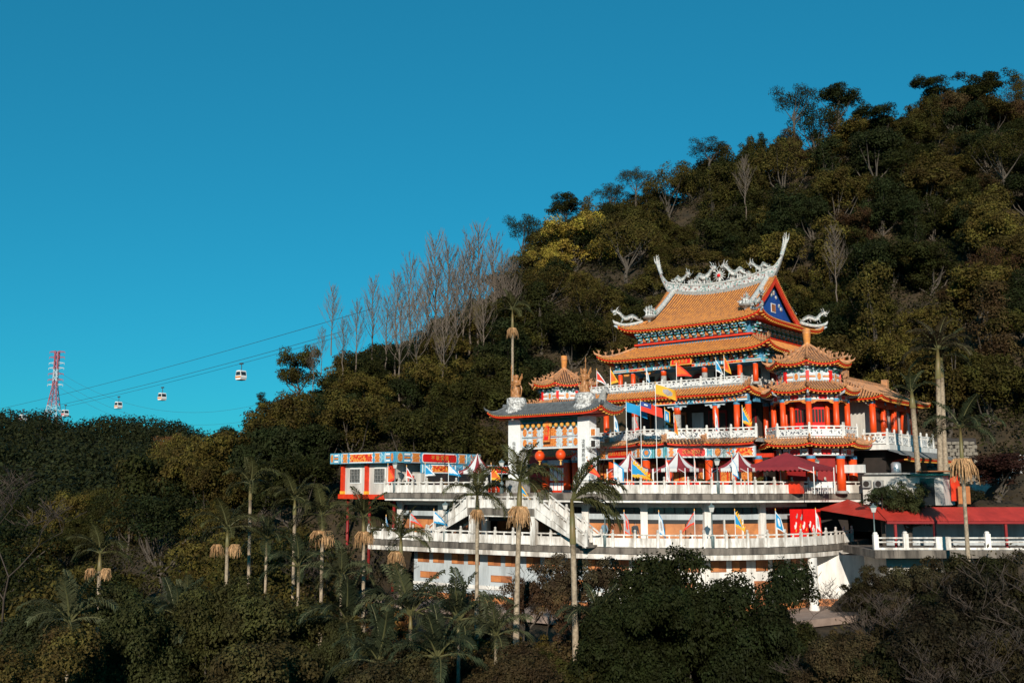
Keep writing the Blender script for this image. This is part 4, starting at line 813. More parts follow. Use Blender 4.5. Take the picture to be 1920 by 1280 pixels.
# inner doorway of the little pavilion seen through the gateway
porch = thing('red_porch', 'small red porch with orange tiled canopy seen through the gateway', 'porch', -11.5, -10.5, ZU)
RS, RT, RE, RG = MB(), MB(), MB(), MB(); roof_panel(RS,RT,RE,RG,R(-90),(-11.2,-9.5),2.6,1.9,0.0,1.3,3.3,2.6,0.35,1.2,0.5,None,0.2,zin=2.5,Ain=0.5); roof_parts(porch, RS, RT, RE, RG, True)
for u in (-12.4,-10.0): put(porch, 'column', C0, (u,-10.3,ZU))
part(porch, 'lintel', MB().box(-12.4,-10.0,-10.4,-10.2,1.85,2.3), 'pale')
dr = part(porch, 'door', MB().box(-12.1,-10.3,-10.12,-10.0,ZU,1.8), 'red')
for i in range(4):
    for z0, z1 in ((0.5,1.6),(-0.35,0.3)): part(porch, 'door_pane', MB().box(-12.02+i*0.44,-11.66+i*0.44,-10.16,-10.123,z0,z1), 'wfine', False, dr)
part(porch, 'back_wall', MB().box(-15,-8.8,-9.4,-9.0,ZU,3.6), 'dred')
# ------------------------------------------------------------------ painted annex at the left end of the upper terrace
an = thing('painted_annex', 'flat roofed annex with bright painted fascia, white walls and red posts', 'building', -23.4, -19, ZU)
part(an, 'floor_slab', MB().box(-27.0,-19.9,-21.9,-12,ZU-0.55,ZU-0.15), 'red')
part(an, 'wall', MB().box(-26.6,-20.2,-21.5,-12.5,ZU-0.148,2.0), 'wallw')
for u in (-26.7,-23.5,-20.3): part(an, 'post', MB().box(u-0.17,u+0.17,-21.75,-21.45,ZU-0.145,2.0), 'red'); part(an, 'post_foot', MB().box(u-0.2,u+0.2,-21.78,-21.42,ZU-0.14,ZU+0.12), 'flagy')
for u in (-25.1,-21.9):
    w_ = part(an, 'window', MB().box(u-0.72,u+0.72,-21.56,-21.45,0.25,1.62), 'wfine'); part(an, 'pane', MB().box(u-0.62,u+0.62,-21.60,-21.561,0.35,1.52), 'glass', False, w_)
    for k in range(7): part(an, 'window_bar', MB().box(u-0.6+k*0.2-0.015,u-0.6+k*0.2+0.015,-21.66,-21.61,0.35,1.52), 'stone', False, w_)
    for z in (0.6,0.95,1.25): part(an, 'window_bar', MB().box(u-0.62,u+0.62,-21.69,-21.665,z-0.012,z+0.012), 'stone', False, w_)
part(an, 'roof_slab', MB().box(-27.6,-19.5,-22.1,-11.0,2.02,2.85), 'conc')
painted_beam(an, (-27.7,-22.2), (-19.3,-22.2), 1.98, 2.92, [('oval',0.55,'cyan'),('bars',0.6),('x',0.5,'cyan'),('ochre',0.9),('scroll',3.4),('ochre',0.9),('x',0.6,'cyan'),('bars',0.6),('oval',0.5,'azure')], 'azure', 0.16)
painted_beam(an, (-19.2,-22.3), (-19.2,-11.5), 1.98, 2.92, [('oval',0.9,'cyan'),('bars',0.8),('ochre',1.2),('sign',4.6,'平敬堂道',0.5,1.5),('ochre',1.1),('x',0.6,'cyan'),('mosaic',1.4)], 'azure', 0.16)
part(an, 'stall_wall', MB().box(-19.9,-17.9,-20.5,-20.3,ZU,1.1), 'wallw')
painted_beam(an, (-18.6,-19.8), (-17.0,-9.5), 1.1, 1.9, [('x',0.8,'cyan'),('scroll',2.4),('x',1.0,'blue'),('bars',0.5),('oval',0.9,'cyan'),('mosaic',0.9),('ochre',0.7),('sign',2.2,'香油金紙',0.45)], 'azure', 0.2)
part(an, 'shop_window', MB().seg((-18.5,-19.0),(-17.2,-11.0),0.08,0.1,1.09), 'glass'); part(an, 'counter', MB().seg((-18.4,-19.0),(-17.1,-11.0),0.5,ZU,0.09), 'red')
for p in ((-26.3,-21.3),(-23.4,-21.3),(-20.3,-21.3),(-26.3,-16)): part(an, 'stilt', MB().lathe([(0.13,-9.0),(0.13,ZU-0.55)], 10, (p[0],p[1],0)), 'dred', True)
# ------------------------------------------------------------------ covered walkway on the right (runs along world x)
wk = wthing('covered_walkway', 'covered walkway with long red sheet roof and red posts', 'walkway', (30, 70.2, ZL))
rz = lambda z: z-ZL
b = MB(); x0, x1 = -4.2, 12
for i in range(46):                                   # standing-seam sheets
    a = lerp(x0, x1, i/46); c_ = lerp(x0, x1, (i+1)/46)
    b.add([(a,-2.0,rz(-2.36)),(c_+0.01,-2.0,rz(-2.36)),(c_+0.01,0.2,rz(-1.46)),(a,0.2,rz(-1.46))], [(0,1,2,3)])
    b.add([(a,0.2,rz(-1.46)),(c_+0.01,0.2,rz(-1.46)),(c_+0.01,2.4,rz(-2.36)),(a,2.4,rz(-2.36))], [(0,1,2,3)])
    b.box(c_-0.03,c_+0.0,-2.0,-1.96,rz(-2.37),rz(-2.30))
stuffpart(part(wk, 'roof_sheets', b, 'redroof'))
b = MB()
for i in range(20):
    a = i/20; c_ = (i+1)/20
    P0 = lambda t: (lerp(-4.25,-7.0,t), lerp(-2.0,4.5,t)*1.0, rz(-2.36+0.62*t)); P1 = lambda t: (lerp(-4.25,-4.2,t)+lerp(0,-0.4,t), lerp(0.2,4.6,t), rz(lerp(-1.46,-0.98,t)))
    b.add([P0(a),P0(c_),P1(c_),P1(a)], [(0,1,2,3)])
part(wk, 'end_roof', b, 'redroof')
part(wk, 'eave_fascia', MB().box(x0,x1,-1.98,-1.9,rz(-2.55),rz(-2.38)), 'dred')
part(wk, 'back_wall', MB().box(x0+1.2,x1,1.5,1.7,rz(ZL-0.2),rz(-2.3)), 'wallg'); part(wk, 'floor', MB().box(-6,x1,-4.3,2,rz(ZL-0.5),rz(ZL)), 'conc')
part(wk, 'lower_wall', MB().box(-4.5,x1,-2.2,2,rz(-9.5),rz(ZL-0.503)), 'wallw')
for x in (-3.6,-0.9,1.3,4.0,6.8,9.6): part(wk, 'post', MB().box(x-0.08,x+0.08,-1.9,-1.74,0,rz(-2.4)), 'dred')
for x in (-2.4,0.2,2.7,5.4,8.2): part(wk, 'light_strip', MB().box(x-0.6,x+0.6,1.40,1.498,rz(-2.62),rz(-2.5)), 'pink')
wr = wthing('concrete_railing', 'white concrete post and rail fence in front of the red walkway', 'railing', (30, 66.75, ZL))
for x, w_, h in ((-5.6,0.16,1.0),(-3.6,0.17,1.05),(-1.1,0.5,0.85),(1.9,0.18,1.05),(4.7,0.2,0.95),(7.4,0.2,0.95),(10.2,0.2,0.95)):
    part(wr, 'post', MB().box(x-w_,x+w_,-0.14,0.14,-0.3,h), 'wstain')
    if w_ < 0.3: part(wr, 'post_cap', MB().lathe([(0.14,h),(0.16,h+0.08),(0.1,h+0.16)], 8, (x,0,0)), 'wstain')
for z in (0.35,0.62): part(wr, 'rail', MB().tube([(-5.6,0,z+0.15),(10.2,0,z+0.15)], 0.055, 6), 'wstain')
part(wr, 'kerb', MB().box(-5.6,10.5,-0.17,0.17,-0.25,0.14), 'wstain')
# ------------------------------------------------------------------ low white service block and clutter right of the tents
sv = thing('service_block', 'low white service block with air conditioners at the right end of the terrace', 'building', 16, -5, ZU-0.4)
part(sv, 'wall', MB().box(14.6,17.8,-6.2,-3.0,ZU-0.8,0.85), 'wallw'); part(sv, 'parapet', MB().box(12.9,15.0,-6.9,-6.5,1.0,1.6), 'white')
part(sv, 'roof', MB().box(14.4,18.2,-6.5,-2.8,0.86,0.98), 'stone'); part(sv, 'side_wall', MB().box(17.8,20.2,-5.6,-3.0,ZU-0.8,0.75), 'wallw'); part(sv, 'side_roof', MB().box(17.7,20.6,-5.9,-2.8,0.76,0.9), 'green')
part(sv, 'canopy', MB().box(18.2,20.8,-5.0,-3.0,1.05,1.13), 'plyb'); part(sv, 'doorway', MB().box(18.6,19.6,-5.64,-5.603,ZU-0.8,0.6), 'glass')
for u in (15.0,15.9): a_ = part(sv, 'air_conditioner', MB().box(u-0.3,u+0.3,-6.52,-6.23,-0.1,0.45), 'stone'); part(sv, 'fan_grille', MB().lathe([(0.22,0),(0.22,0.02)], 12, (0,0,0)).mesh('fan_grille','dark'), None, parent=a_).rotation_euler.x = R(90); a_.children[0].location = (u,-6.54,0.18)
part(sv, 'water_tank', MB().lathe([(0.35,0),(0.37,0.1),(0.37,0.7),(0.2,0.82)], 12, (16.6,-4.6,0.98)), 'metal', True)
part(sv, 'red_shutter', MB().box(20.3,20.9,-4.2,-4.0,ZU-0.5,1.1), 'red'); part(sv, 'board', MB().box(20.9,21.7,-4.6,-4.5,ZU-0.7,0.0), 'ply')
# stepped stone retaining wall, slope stair with blue-white parapet
rw = wthing('stone_retaining_wall', 'rubble stone retaining wall below the dry grass slope', 'wall', (37.6, 86.5, -1))
rg = random.Random(5); STN = []
for k in range(6):
    b = MB(); w_, h = rg.uniform(0.35,0.6), rg.uniform(0.22,0.34); b.lathe([(w_*0.42,-h/2),(w_*0.5,0),(w_*0.40,h/2)], 6, (0,0,0), 0, 0.5); b.v = [(x,y*0.5,z) for x,y,z in b.v]; STN.append(b.mesh('stone', 'wall_stone'))
part(rw, 'backing', MB().box(-3.6,3.4,0.1,0.8,-1.5,5.2), 'dark')
for r_ in range(19):
    for k in range(13):
        o = link('stone', STN[rg.randrange(6)], rw, (-3.3+k*0.52+(r_%2)*0.26+rg.uniform(-.05,.05), rg.uniform(-0.04,0.06), -1.0+r_*0.32), rg.uniform(-0.1,0.1)); o.rotation_euler.y = rg.uniform(-0.15,0.15)
sp_ = wthing('slope_stair_parapet', 'pale blue and white parapet of the stair climbing the slope at the right edge', 'parapet', (39.5, 80, 0.5))
for i in range(6):
    x = i*0.95; part(sp_, 'parapet_panel', MB().seg((x,0),(x+0.85,0),0.14,(0.1+0.42*i,0.1+0.42*(i+0.9)),(0.85+0.42*i,0.85+0.42*(i+0.9))), 'pale'); part(sp_, 'post', MB().box(x-0.12,x+0.0,-0.1,0.1,0.42*i-0.3,1.2+0.42*i), 'wfine')
part(sp_, 'coping', MB().seg((-1.6,0),(5.6,0),0.2,(0.22,3.36),(0.32,3.46)), 'wfine')
lw = wthing('low_white_fence', 'short white fence with bright posters between the tall palm trunks', 'fence', (35.2, 81, -0.6))
for i in range(5): part(lw, 'panel', MB().box(i*0.95,i*0.95+0.85,-0.05,0.05,0,0.75), 'white' if i != 1 else 'flagy'); part(lw, 'post', MB().box(i*0.95-0.1,i*0.95,-0.08,0.08,0,1.05 if i > 1 else 0.8), 'wfine')

# ------------------------------------------------------------------ flags
def on_rail(poly, bx):                                 # the point of a rail that lies at this bearing
    best = None
    for a, b in zip(poly[:-1], poly[1:]):
        for i in range(21):
            p = (lerp(a[0],b[0],i/20), lerp(a[1],b[1],i/20)); q = pxl(W(p[0],p[1],0)); d = abs(q[0]-bx)
            if best is None or d < best[0]: best = (d, p)
    return best[1]
def cloth(pts_fn, nu, nv, mats, mfn):
    b = MB(); vs = [pts_fn(i/nu, j/nv) for i in range(nu+1) for j in range(nv+1)]; n1 = nv+1; b.v = [tuple(v) for v in vs]
    for i in range(nu):
        for j in range(nv): b.f.append((i*n1+j,(i+1)*n1+j,(i+1)*n1+j+1,i*n1+j+1)); b.m.append(mfn((i+0.5)/nu,(j+0.5)/nv))
    me = b.mesh('cloth', mats, True); return me
def flag(label, u, v, z, H=2.6, kind='pennant', cols=('flagb','flagy'), L=1.3, hh=0.9, droop=0.35, seed=0, tilt=0.0, group='festival flags on the terrace rails', dirx=1):
    """pole at (u, v, z) with a cloth blown towards the right of the photograph"""
    t = wthing('flag', label, 'flag', W(u,v,z), group, rz=0.0); rg = random.Random(seed+11)
    part(t, 'pole', MB().tube([(0,0,0),(tilt*H,0,H)], [0.03,0.022], 6), 'wfine')
    part(t, 'pole_tip', MB().lathe([(0.035,0),(0.045,0.05),(0.008,0.16)], 6, (tilt*H,0,H)), 'gold')
    ph = rg.uniform(0,6); top = H-0.05
    def fn(s, q):                                      # s along the fly, q down the hoist
        if kind == 'pennant': w_ = (1-s); zz = top-hh*(q*w_+ (1-w_)*0.55) - droop*s**1.3
        elif kind == 'hang': zz = top-hh*q - 0.5*s*(1-q*0.3); s = s*(0.45+0.35*q)
        else: zz = top-hh*q-droop*s**1.2
        x = tilt*(zz)+dirx*L*s; y = 0.10*math.sin(ph+s*6+q*2)*s+0.05*math.sin(ph*2+s*11)*s
        return (x, y, zz)
    c1, c2 = cols[0], cols[1]; c3 = cols[2] if len(cols) > 2 else c2
    if kind == 'pennant': mf = lambda s, q: 1 if (q < 0.16/(1.05-s) and s > 0.04) or q > 1-0.16/(1.05-s) or s > 0.82 else 0
    elif kind == 'sun': mf = lambda s, q: (2 if (s-0.25)**2/0.012+(q-0.25)**2/0.012 < 1 else 1) if s < 0.5 and q < 0.5 else 0
    elif kind == 'emblem': mf = lambda s, q: 1 if (s-0.55)**2/0.05+(q-0.5)**2/0.09 < 1 else (2 if s > 0.93 else 0)
    else: mf = lambda s, q: 1 if (s > 0.86 or q < 0.1 or q > 0.9) else (2 if ((s-0.45)**2/0.03+(q-0.5)**2/0.06 < 1) else 0)
    ko = link('cloth', cloth(fn, 18, 12, [c1,c2,c3], mf), t)
    if kind == 'pennant' and len(cols) > 2:            # flame fringe
        b = MB()
        for k in range(7):
            s = 0.08+k*0.12; p = fn(s,0.0); q = fn(s+0.1,0.0); b.add([p,q,((p[0]+q[0])/2+0.12,(p[1]+q[1])/2,max(p[2],q[2])+0.12)], [(0,1,2)])
            p = fn(s,1.0); q = fn(s+0.1,1.0); b.add([p,q,((p[0]+q[0])/2+0.12,(p[1]+q[1])/2,min(p[2],q[2])-0.12)], [(0,1,2)])
        part(t, 'fringe', b, c3, False, ko)
    return t
lowr, upr = offset(LOW,0.30), offset(UPP,0.30); zl, zu = ZL+0.1, ZU+0.1
for i, (bx, where, H, kind, cols, L, hh, droop, lab) in enumerate([
 (725,'l',1.9,'hang',('flagb','flagn','flagw'),0.5,0.9,0.3,'limp blue flag at the far left of the lower terrace rail'),
 (770,'l',2.3,'pennant',('flagg','flagr'),1.5,0.9,0.8,'red and grey pennant left of the white one on the lower rail'),
 (813,'l',2.5,'pennant',('flagw','flagb'),1.7,1.2,0.7,'white pennant with blue edge left of the staircase'),
 (1169,'l',2.6,'hang',('flagg','flagr','flagr'),0.9,1.7,0.4,'red edged grey flag right of the staircase foot'),
 (1234,'l',2.6,'hang',('flagw','flagb','flagg'),0.8,1.8,0.4,'white and blue flag hanging before a white wall column'),
 (1300,'l',2.7,'pennant',('flagg','flagr'),-1.2,1.1,1.0,'red bordered pennant blown left beside a lamp post'),
 (1376,'l',2.7,'pennant',('flagb','flagy','flagy'),1.0,1.3,0.9,'blue pennant with yellow fringe on the lower rail'),
 (1452,'l',2.7,'hang',('flagb','flagw','flagw'),1.1,1.5,0.6,'blue and white flag before the plywood wall on the lower rail'),
 (1527,'l',2.7,'hang',('flagw','flagr','flagg'),0.7,1.7,0.3,'ragged white and red flag in front of the red backdrop'),
 (727,'u',2.5,'pennant',('flago','flagr'),1.0,2.0,0.3,'tall orange flag at the left end of the upper rail'),
 (762,'u',2.3,'pennant',('flagr','flagw'),1.0,1.1,0.7,'red and white pennant before the potted shrubs'),
 (797,'u',2.5,'pennant',('flagb','flagw'),1.3,1.2,0.4,'blue pennant in front of the annex shop window'),
 (842,'u',2.6,'pennant',('flagw','flagb'),1.5,1.2,0.6,'white pennant with blue tip right of the shop window'),
 (920,'u',2.4,'pennant',('flago','flagy'),1.4,1.5,0.8,'large orange pennant beside the left gateway pillar'),
 (1039,'s',2.2,'pennant',('flagb','flagy'),1.3,1.1,0.9,'blue pennant at the landing below the gateway'),
 (1101,'u',2.8,'pennant',('flago','flagr'),1.6,1.3,1.0,'orange pennant beside the right gateway pillar'),
 (1152,'u',2.5,'rect',('flagw','flagb','flagw'),1.0,1.5,0.5,'white flag with blue hem before the first tent'),
 (1185,'u',2.6,'pennant',('flagb','flagy','flagy'),2.0,1.5,0.7,'big blue pennant with yellow fringe between the flagpoles'),
 (1250,'u',2.8,'hang',('flagw','flagr','flagg'),0.6,2.1,0.3,'narrow white and red flag left of the second tent'),
 (1303,'u',2.9,'hang',('flago','flagw','flagw'),0.25,1.9,0.1,'furled orange flag right of the second tent'),
 (1374,'u',2.8,'hang',('flagw','flagb','flagw'),0.9,1.5,0.5,'white and blue flag before the third tent'),
 (1464,'u',3.0,'pennant',('flagb','flagy','flagy'),1.1,1.5,0.3,'blue pennant with flame fringe before the wide maroon tent')]):
    p = (-4.2,-24.0) if where == 's' else on_rail(lowr if where == 'l' else upr, bx); z = {'l':zl,'u':zu,'s':ZD}[where]
    flag(lab, p[0], p[1], z, H*0.9, kind, cols, abs(L)*0.72, hh*0.78, droop, i, dirx=1 if L > 0 else -1)
for i, (bx, fl, H, kind, cols, L, hh, droop, lab) in enumerate([
 (1155,1,2.3,'hang',('flagw','flagb','flagb'),0.7,1.6,0.4,'blue and white flag at the left end of the first floor balcony'),
 (1192,1,2.1,'pennant',('flagg','flagr'),0.5,1.7,0.5,'thin red and grey pennant on the first floor balcony'),
 (1250,1,2.4,'rect',('flagb','flagy','flagw'),0.5,1.3,0.2,'small blue and yellow flag at the balcony corner'),
 (1270,1,2.0,'hang',('flago','flagy','flagr'),0.5,1.7,0.2,'orange flag hanging beside a stone column'),
 (1345,1,2.3,'hang',('flagw','flagb','flagg'),0.4,1.8,0.2,'pale striped flag before the fourth first floor column'),
 (1396,1,2.4,'pennant',('flagb','flagy','flagy'),0.9,1.5,0.9,'blue pennant with yellow fringe at the right of the first floor balcony'),
 (1124,2,2.1,'pennant',('flagr','flagw'),1.3,1.2,1.0,'red and white pennant at the left end of the second floor balcony'),
 (1143,2,2.1,'pennant',('flago','flagy'),0.9,1.7,0.4,'orange and yellow pennant near the left end of the second floor balcony'),
 (1222,2,1.9,'hang',('flagw','flagb','flagg'),0.5,1.2,0.2,'pale blue flag left of the orange pennant upstairs'),
 (1278,2,2.1,'pennant',('flago','flagr'),1.7,1.4,0.5,'large orange pennant with red border below the name plaque'),
 (1346,2,2.1,'pennant',('flagb','flagw'),0.9,1.2,0.9,'blue and white pennant on the second floor balcony'),
 (1360,2,2.3,'hang',('flago','flagy','flagr'),0.9,1.4,0.6,'orange and yellow flag right of the blue one upstairs')]):
    p = on_rail(RAIL1 if fl == 1 else RAIL2[:2], bx); flag(lab, p[0], p[1]-0.12, ZF1 if fl == 1 else ZF2, H, kind, cols, L*0.8, hh*0.8, droop, 40+i, group='festival flags on the temple balconies')
for u, H, kind, cols, lab in ((1.05,6.9,'rect',('flagb','flagb','flagb'),'plain sky blue flag on the left tall steel flagpole'),(2.33,6.9,'sun',('flagr','flagn','flagw'),'red flag with blue canton and white sun on the middle flagpole'),(3.66,8.1,'emblem',('flagy','flagg','flago'),'yellow flag with grey emblem on the right tall flagpole')):
    f_ = flag(lab, u, -17.5, ZU+0.02, H, kind, cols, 0.95, 0.72, 0.55, int(u*3), group='flags on the tall flagpoles')
    f_.children[0].scale = (1.7,1.7,1)

# ------------------------------------------------------------------ tents
def tent(label, u, v, w_, peak=2.25, eave=1.85, solid=False, d_=None):
    t = thing('party_tent', label, 'tent', u, v, ZU+0.02, 'festival tents on the upper terrace'); d_ = d_ or w_; z0 = ZU+0.02
    can, val = MB(), MB(); n = 10
    cs = [(u-w_/2,v-d_/2),(u+w_/2,v-d_/2),(u+w_/2,v+d_/2),(u-w_/2,v+d_/2)]; px_, py_ = u, v
    for k in range(4):
        a, b = cs[k], cs[(k+1)%4]; ns = 8
        for i in range(ns):
            for j in range(n):
                vs = []
                for s_, q in ((i/ns,j/n),((i+1)/ns,j/n),((i+1)/ns,(j+1)/n),(i/ns,(j+1)/n)):
                    e_ = (lerp(a[0],b[0],s_), lerp(a[1],b[1],s_)); zz = z0+eave+(peak-eave+ (0.85 if not solid else 0.5))*( (1-q)**(1.9 if not solid else 1.15))
                    vs.append((lerp(px_,e_[0],q), lerp(py_,e_[1],q), zz))
                can.add(vs, [(0,1,2,3)], 0 if solid else (1 if 2 <= i < 6 else 0))
        for i in range(ns*2):
            s0, s1 = i/(ns*2), (i+1)/(ns*2); p0 = (lerp(a[0],b[0],s0),lerp(a[1],b[1],s0)); p1 = (lerp(a[0],b[0],s1),lerp(a[1],b[1],s1)); m_ = ((p0[0]+p1[0])/2,(p0[1]+p1[1])/2)
            val.add([(p0[0],p0[1],z0+eave),(p1[0],p1[1],z0+eave),(p1[0],p1[1],z0+eave-0.2),(m_[0],m_[1],z0+eave-0.3),(p0[0],p0[1],z0+eave-0.2)], [(0,1,2,3,4)], 0 if solid else (1 if 4 <= i < 12 else 0))
    part(t, 'canopy', can, ['canvasr','canvasw'], True); part(t, 'valance', val, ['canvasr','canvasw'])
    for c_ in cs: part(t, 'leg', MB().tube([(c_[0],c_[1],z0),(c_[0],c_[1],z0+eave)], 0.035, 6), 'wfine')
    for k in (0,1): part(t, 'brace', MB().tube([(cs[k][0],cs[k][1],z0+1.5),(lerp(cs[k][0],u,0.4),cs[k][1],z0+eave-0.05)], 0.02, 5), 'wfine')
tent('maroon and white peaked tent behind the left flagpoles', 0.3, -16.0, 2.5); tent('maroon and white peaked tent between two flagpoles and a lamp', 4.1, -15.2, 2.7)
tent('maroon and white peaked tent beside the wide maroon one', 7.9, -12.9, 2.9); tent('wide plain maroon tent at the right end of the terrace', 11.0, -11.4, 5.6, 2.5, 1.9, True, 3.6)
tent('red and white tent half hidden behind the left gateway pillar', -12.6, -19.2, 2.2, 2.4, 1.8)
# ------------------------------------------------------------------ lamp posts
def lamp(label, u, v, z, H=3.0):
    t = thing('lamp_post', label, 'lamp post', u, v, z, 'garden lamp posts on the terraces')
    part(t, 'post', MB().lathe([(0.16,0),(0.16,0.8),(0.09,0.9),(0.045,1.0),(0.04,H-0.5),(0.07,H-0.46)], 10, (u,v,z)), 'lampg', True)
    part(t, 'lantern_glass', MB().lathe([(0.13,H-0.45),(0.22,H-0.12)], 6, (u,v,z)), 'lampgl'); part(t, 'lantern_cap', MB().lathe([(0.27,H-0.118),(0.20,H-0.02),(0.06,H+0.06),(0.03,H+0.16)], 6, (u,v,z)), 'lampg')
for bx, wh, lab in ((835,'l','grey lamp post beside the left stair on the lower terrace'),(1133,'l','grey lamp post beside the right stair foot'),(1333,'l','grey lamp post between two flags on the lower terrace'),(740,'u','grey lamp post beside the orange flag on the upper terrace'),(941,'u','grey lamp post by the left gateway pillar'),(1346,'u','grey lamp post between the tents'),(1533,'u','grey lamp post in front of the wide maroon tent')):
    p = on_rail(offset(LOW if wh == 'l' else UPP,0.22), bx); lamp(lab, p[0], p[1], ZL if wh == 'l' else ZU, 2.9 if wh == 'l' else 2.5)
p = UV(24.6, 67.4); lamp('grey lamp post at the near end of the red roofed walkway', p[0], p[1], ZL, 2.9)
# ------------------------------------------------------------------ people
def person(label, u, v, z, top, bot, face=0.0, bag=None, H=1.68):
    t = thing('person', label, 'person', u, v, z); s = H/1.7
    J = {'hip':(0,0,.92),'waist':(0,0,1.08),'chest':(0,0.01,1.30),'neck':(0,0,1.46),'chin':(0,-0.02,1.53),'head':(0,-0.01,1.62),'crown':(0,0.0,1.69),
         'sl':(.17,0,1.40),'el':(.24,.03,1.13),'wl':(.24,-.10,.92),'hl':(.23,-.14,.84),'sr':(-.17,0,1.40),'er':(-.24,.03,1.13),'wr':(-.22,-.12,.94),'hr':(-.21,-.16,.87),
         'tl':(.09,0,.86),'kl':(.10,-.05,.48),'al':(.10,.02,.09),'fl':(.11,-.14,.03),'tr':(-.09,0,.86),'kr':(-.10,.03,.48),'ar':(-.10,.10,.09),'fr':(-.11,-.05,.03)}
    Rr = {'hip':.155,'waist':.135,'chest':.155,'neck':.058,'chin':.075,'head':.10,'crown':.06,'sl':.075,'el':.052,'wl':.036,'hl':.042,'sr':.075,'er':.052,'wr':.036,'hr':.042,'tl':.095,'kl':.062,'al':.042,'fl':.04,'tr':.095,'kr':.062,'ar':.042,'fr':.04}
    ed = [('hip','waist'),('waist','chest'),('chest','neck'),('neck','chin'),('chin','head'),('head','crown'),('chest','sl'),('sl','el'),('el','wl'),('wl','hl'),('chest','sr'),('sr','er'),('er','wr'),('wr','hr'),('hip','tl'),('tl','kl'),('kl','al'),('al','fl'),('hip','tr'),('tr','kr'),('kr','ar'),('ar','fr')]
    ks = list(J); me = bpy.data.meshes.new('body'); me.from_pydata([tuple(c*s for c in J[k]) for k in ks], [(ks.index(a),ks.index(b)) for a,b in ed], [])
    o = link('body', me, t, (0,0,0), face); md = o.modifiers.new('skin','SKIN')
    for i, k in enumerate(ks): me.skin_vertices[0].data[i].radius = (Rr[k]*s, Rr[k]*s*(0.8 if k in ('hip','waist','chest') else 1)); me.skin_vertices[0].data[i].use_root = (k == 'hip')
    sd = o.modifiers.new('sub','SUBSURF'); sd.levels = sd.render_levels = 1
    mm = bpy.data.materials.new('clothes'); mm.use_nodes = True; n = mm.node_tree; bs = n.nodes['Principled BSDF']; bs.inputs['Roughness'].default_value = 0.85
    tc = n.nodes.new('ShaderNodeTexCoord'); sx = n.nodes.new('ShaderNodeSeparateXYZ'); rp = n.nodes.new('ShaderNodeValToRGB'); mr = n.nodes.new('ShaderNodeMath'); mr.operation = 'DIVIDE'; mr.inputs[1].default_value = 2.0
    n.links.new(tc.outputs['Object'], sx.inputs[0]); n.links.new(sx.outputs[2], mr.inputs[0]); n.links.new(mr.outputs[0], rp.inputs[0]); n.links.new(rp.outputs[0], bs.inputs['Base Color'])
    rp.color_ramp.interpolation = 'CONSTANT'; el = rp.color_ramp.elements; el[0].color = (0.03,0.03,0.03,1); el[1].position = 0.05*s; el[1].color = (*bot,1)
    for ps, c_ in ((0.47,top),(0.735,(0.45,0.25,0.17))): q = el.new(ps*s); q.color = (*c_,1)
    me.materials.append(mm)
    hb = MB().lathe([(0.104,1.60),(0.116,1.66),(0.105,1.72),(0.06,1.765),(0.01,1.78)], 10, (0,0.018,0)); hb.v = [tuple(c*s for c in q) for q in hb.v]
    link('hair', hb.mesh('hair','black',True), o)
    if bag: b_ = MB().box(-0.16,0.16,0.12,0.28,1.02,1.42); b_.v = [tuple(c*s for c in q) for q in b_.v]; link('backpack', b_.mesh('backpack', bag), t, (0,0,0), face)
    return t
p = on_rail(offset(LOW,1.0), 1190); person('person in a dark jacket with backpack walking along the lower terrace', p[0], p[1], ZL+0.02, (0.05,0.055,0.06), (0.03,0.03,0.04), R(60), 'lampg')
p = on_rail(offset(LOW,0.9), 1147); person('person in an orange top and dark trousers at the stair foot', p[0], p[1], ZL+0.02, (0.62,0.16,0.05), (0.05,0.05,0.06), R(-60))
p = on_rail(offset(LOW,1.6), 1132); person('person in a blue-grey jacket standing beside the right stair', p[0], p[1], ZL+0.02, (0.16,0.26,0.33), (0.5,0.48,0.45), R(10))
p = on_rail(offset(UPP,1.4), 770); person('person in a red shirt behind the upper rail by the annex', p[0], p[1], ZU+0.02, (0.55,0.05,0.03), (0.05,0.05,0.06), R(40))
# ------------------------------------------------------------------ clutter on the terrace: plastic chairs, tables, pots
def stool(label, u, v, m_, z=ZU+0.02, s=1.0):
    t = thing('plastic_chair', label, 'chair', u, v, z, 'plastic chairs stacked by the tent')
    part(t, 'seat', MB().box(u-.2*s,u+.2*s,v-.2*s,v+.2*s,z+.42*s,z+.46*s), m_); part(t, 'backrest', MB().box(u-.2*s,u+.2*s,v+.17*s,v+.21*s,z+.46*s,z+.85*s), m_)
    for a in (-1,1):
        for c_ in (-1,1): part(t, 'leg', MB().tube([(u+a*.18*s,v+c_*.18*s,z),(u+a*.16*s,v+c_*.16*s,z+.42*s)], .02, 5), m_)
for i in range(7): stool('white plastic chair under the right end of the wide maroon tent', 11.9+(i%4)*0.5, -9.4+(i//4)*0.7, 'wfine')
def offering(label, u, v, m_, w_=1.2):
    t = thing('offering_table', label, 'table', u, v, ZU+0.02, 'red offering tables under the tents'); z = ZU+0.02
    part(t, 'cloth', MB().box(u-w_/2,u+w_/2,v-.35,v+.35,z,z+.85), m_); part(t, 'table_top', MB().box(u-w_/2-.05,u+w_/2+.05,v-.4,v+.4,z+.853,z+.9), 'gold2')
    for k in range(3): part(t, 'offering_bowl', MB().lathe([(.06,0),(.12,.1),(.12,.14)], 8, (u-.35+k*.35,v,z+.9)), 'flow')
offering('red clothed offering table under the left tent', 1.7, -15.6, 'red'); offering('red clothed offering table under the middle tent', 5.0, -14.5, 'sign'); offering('red clothed offering table under the third tent', 8.0, -12.6, 'red'); offering('long red clothed table under the wide tent', 10.6, -10.7, 'red', 2.4)
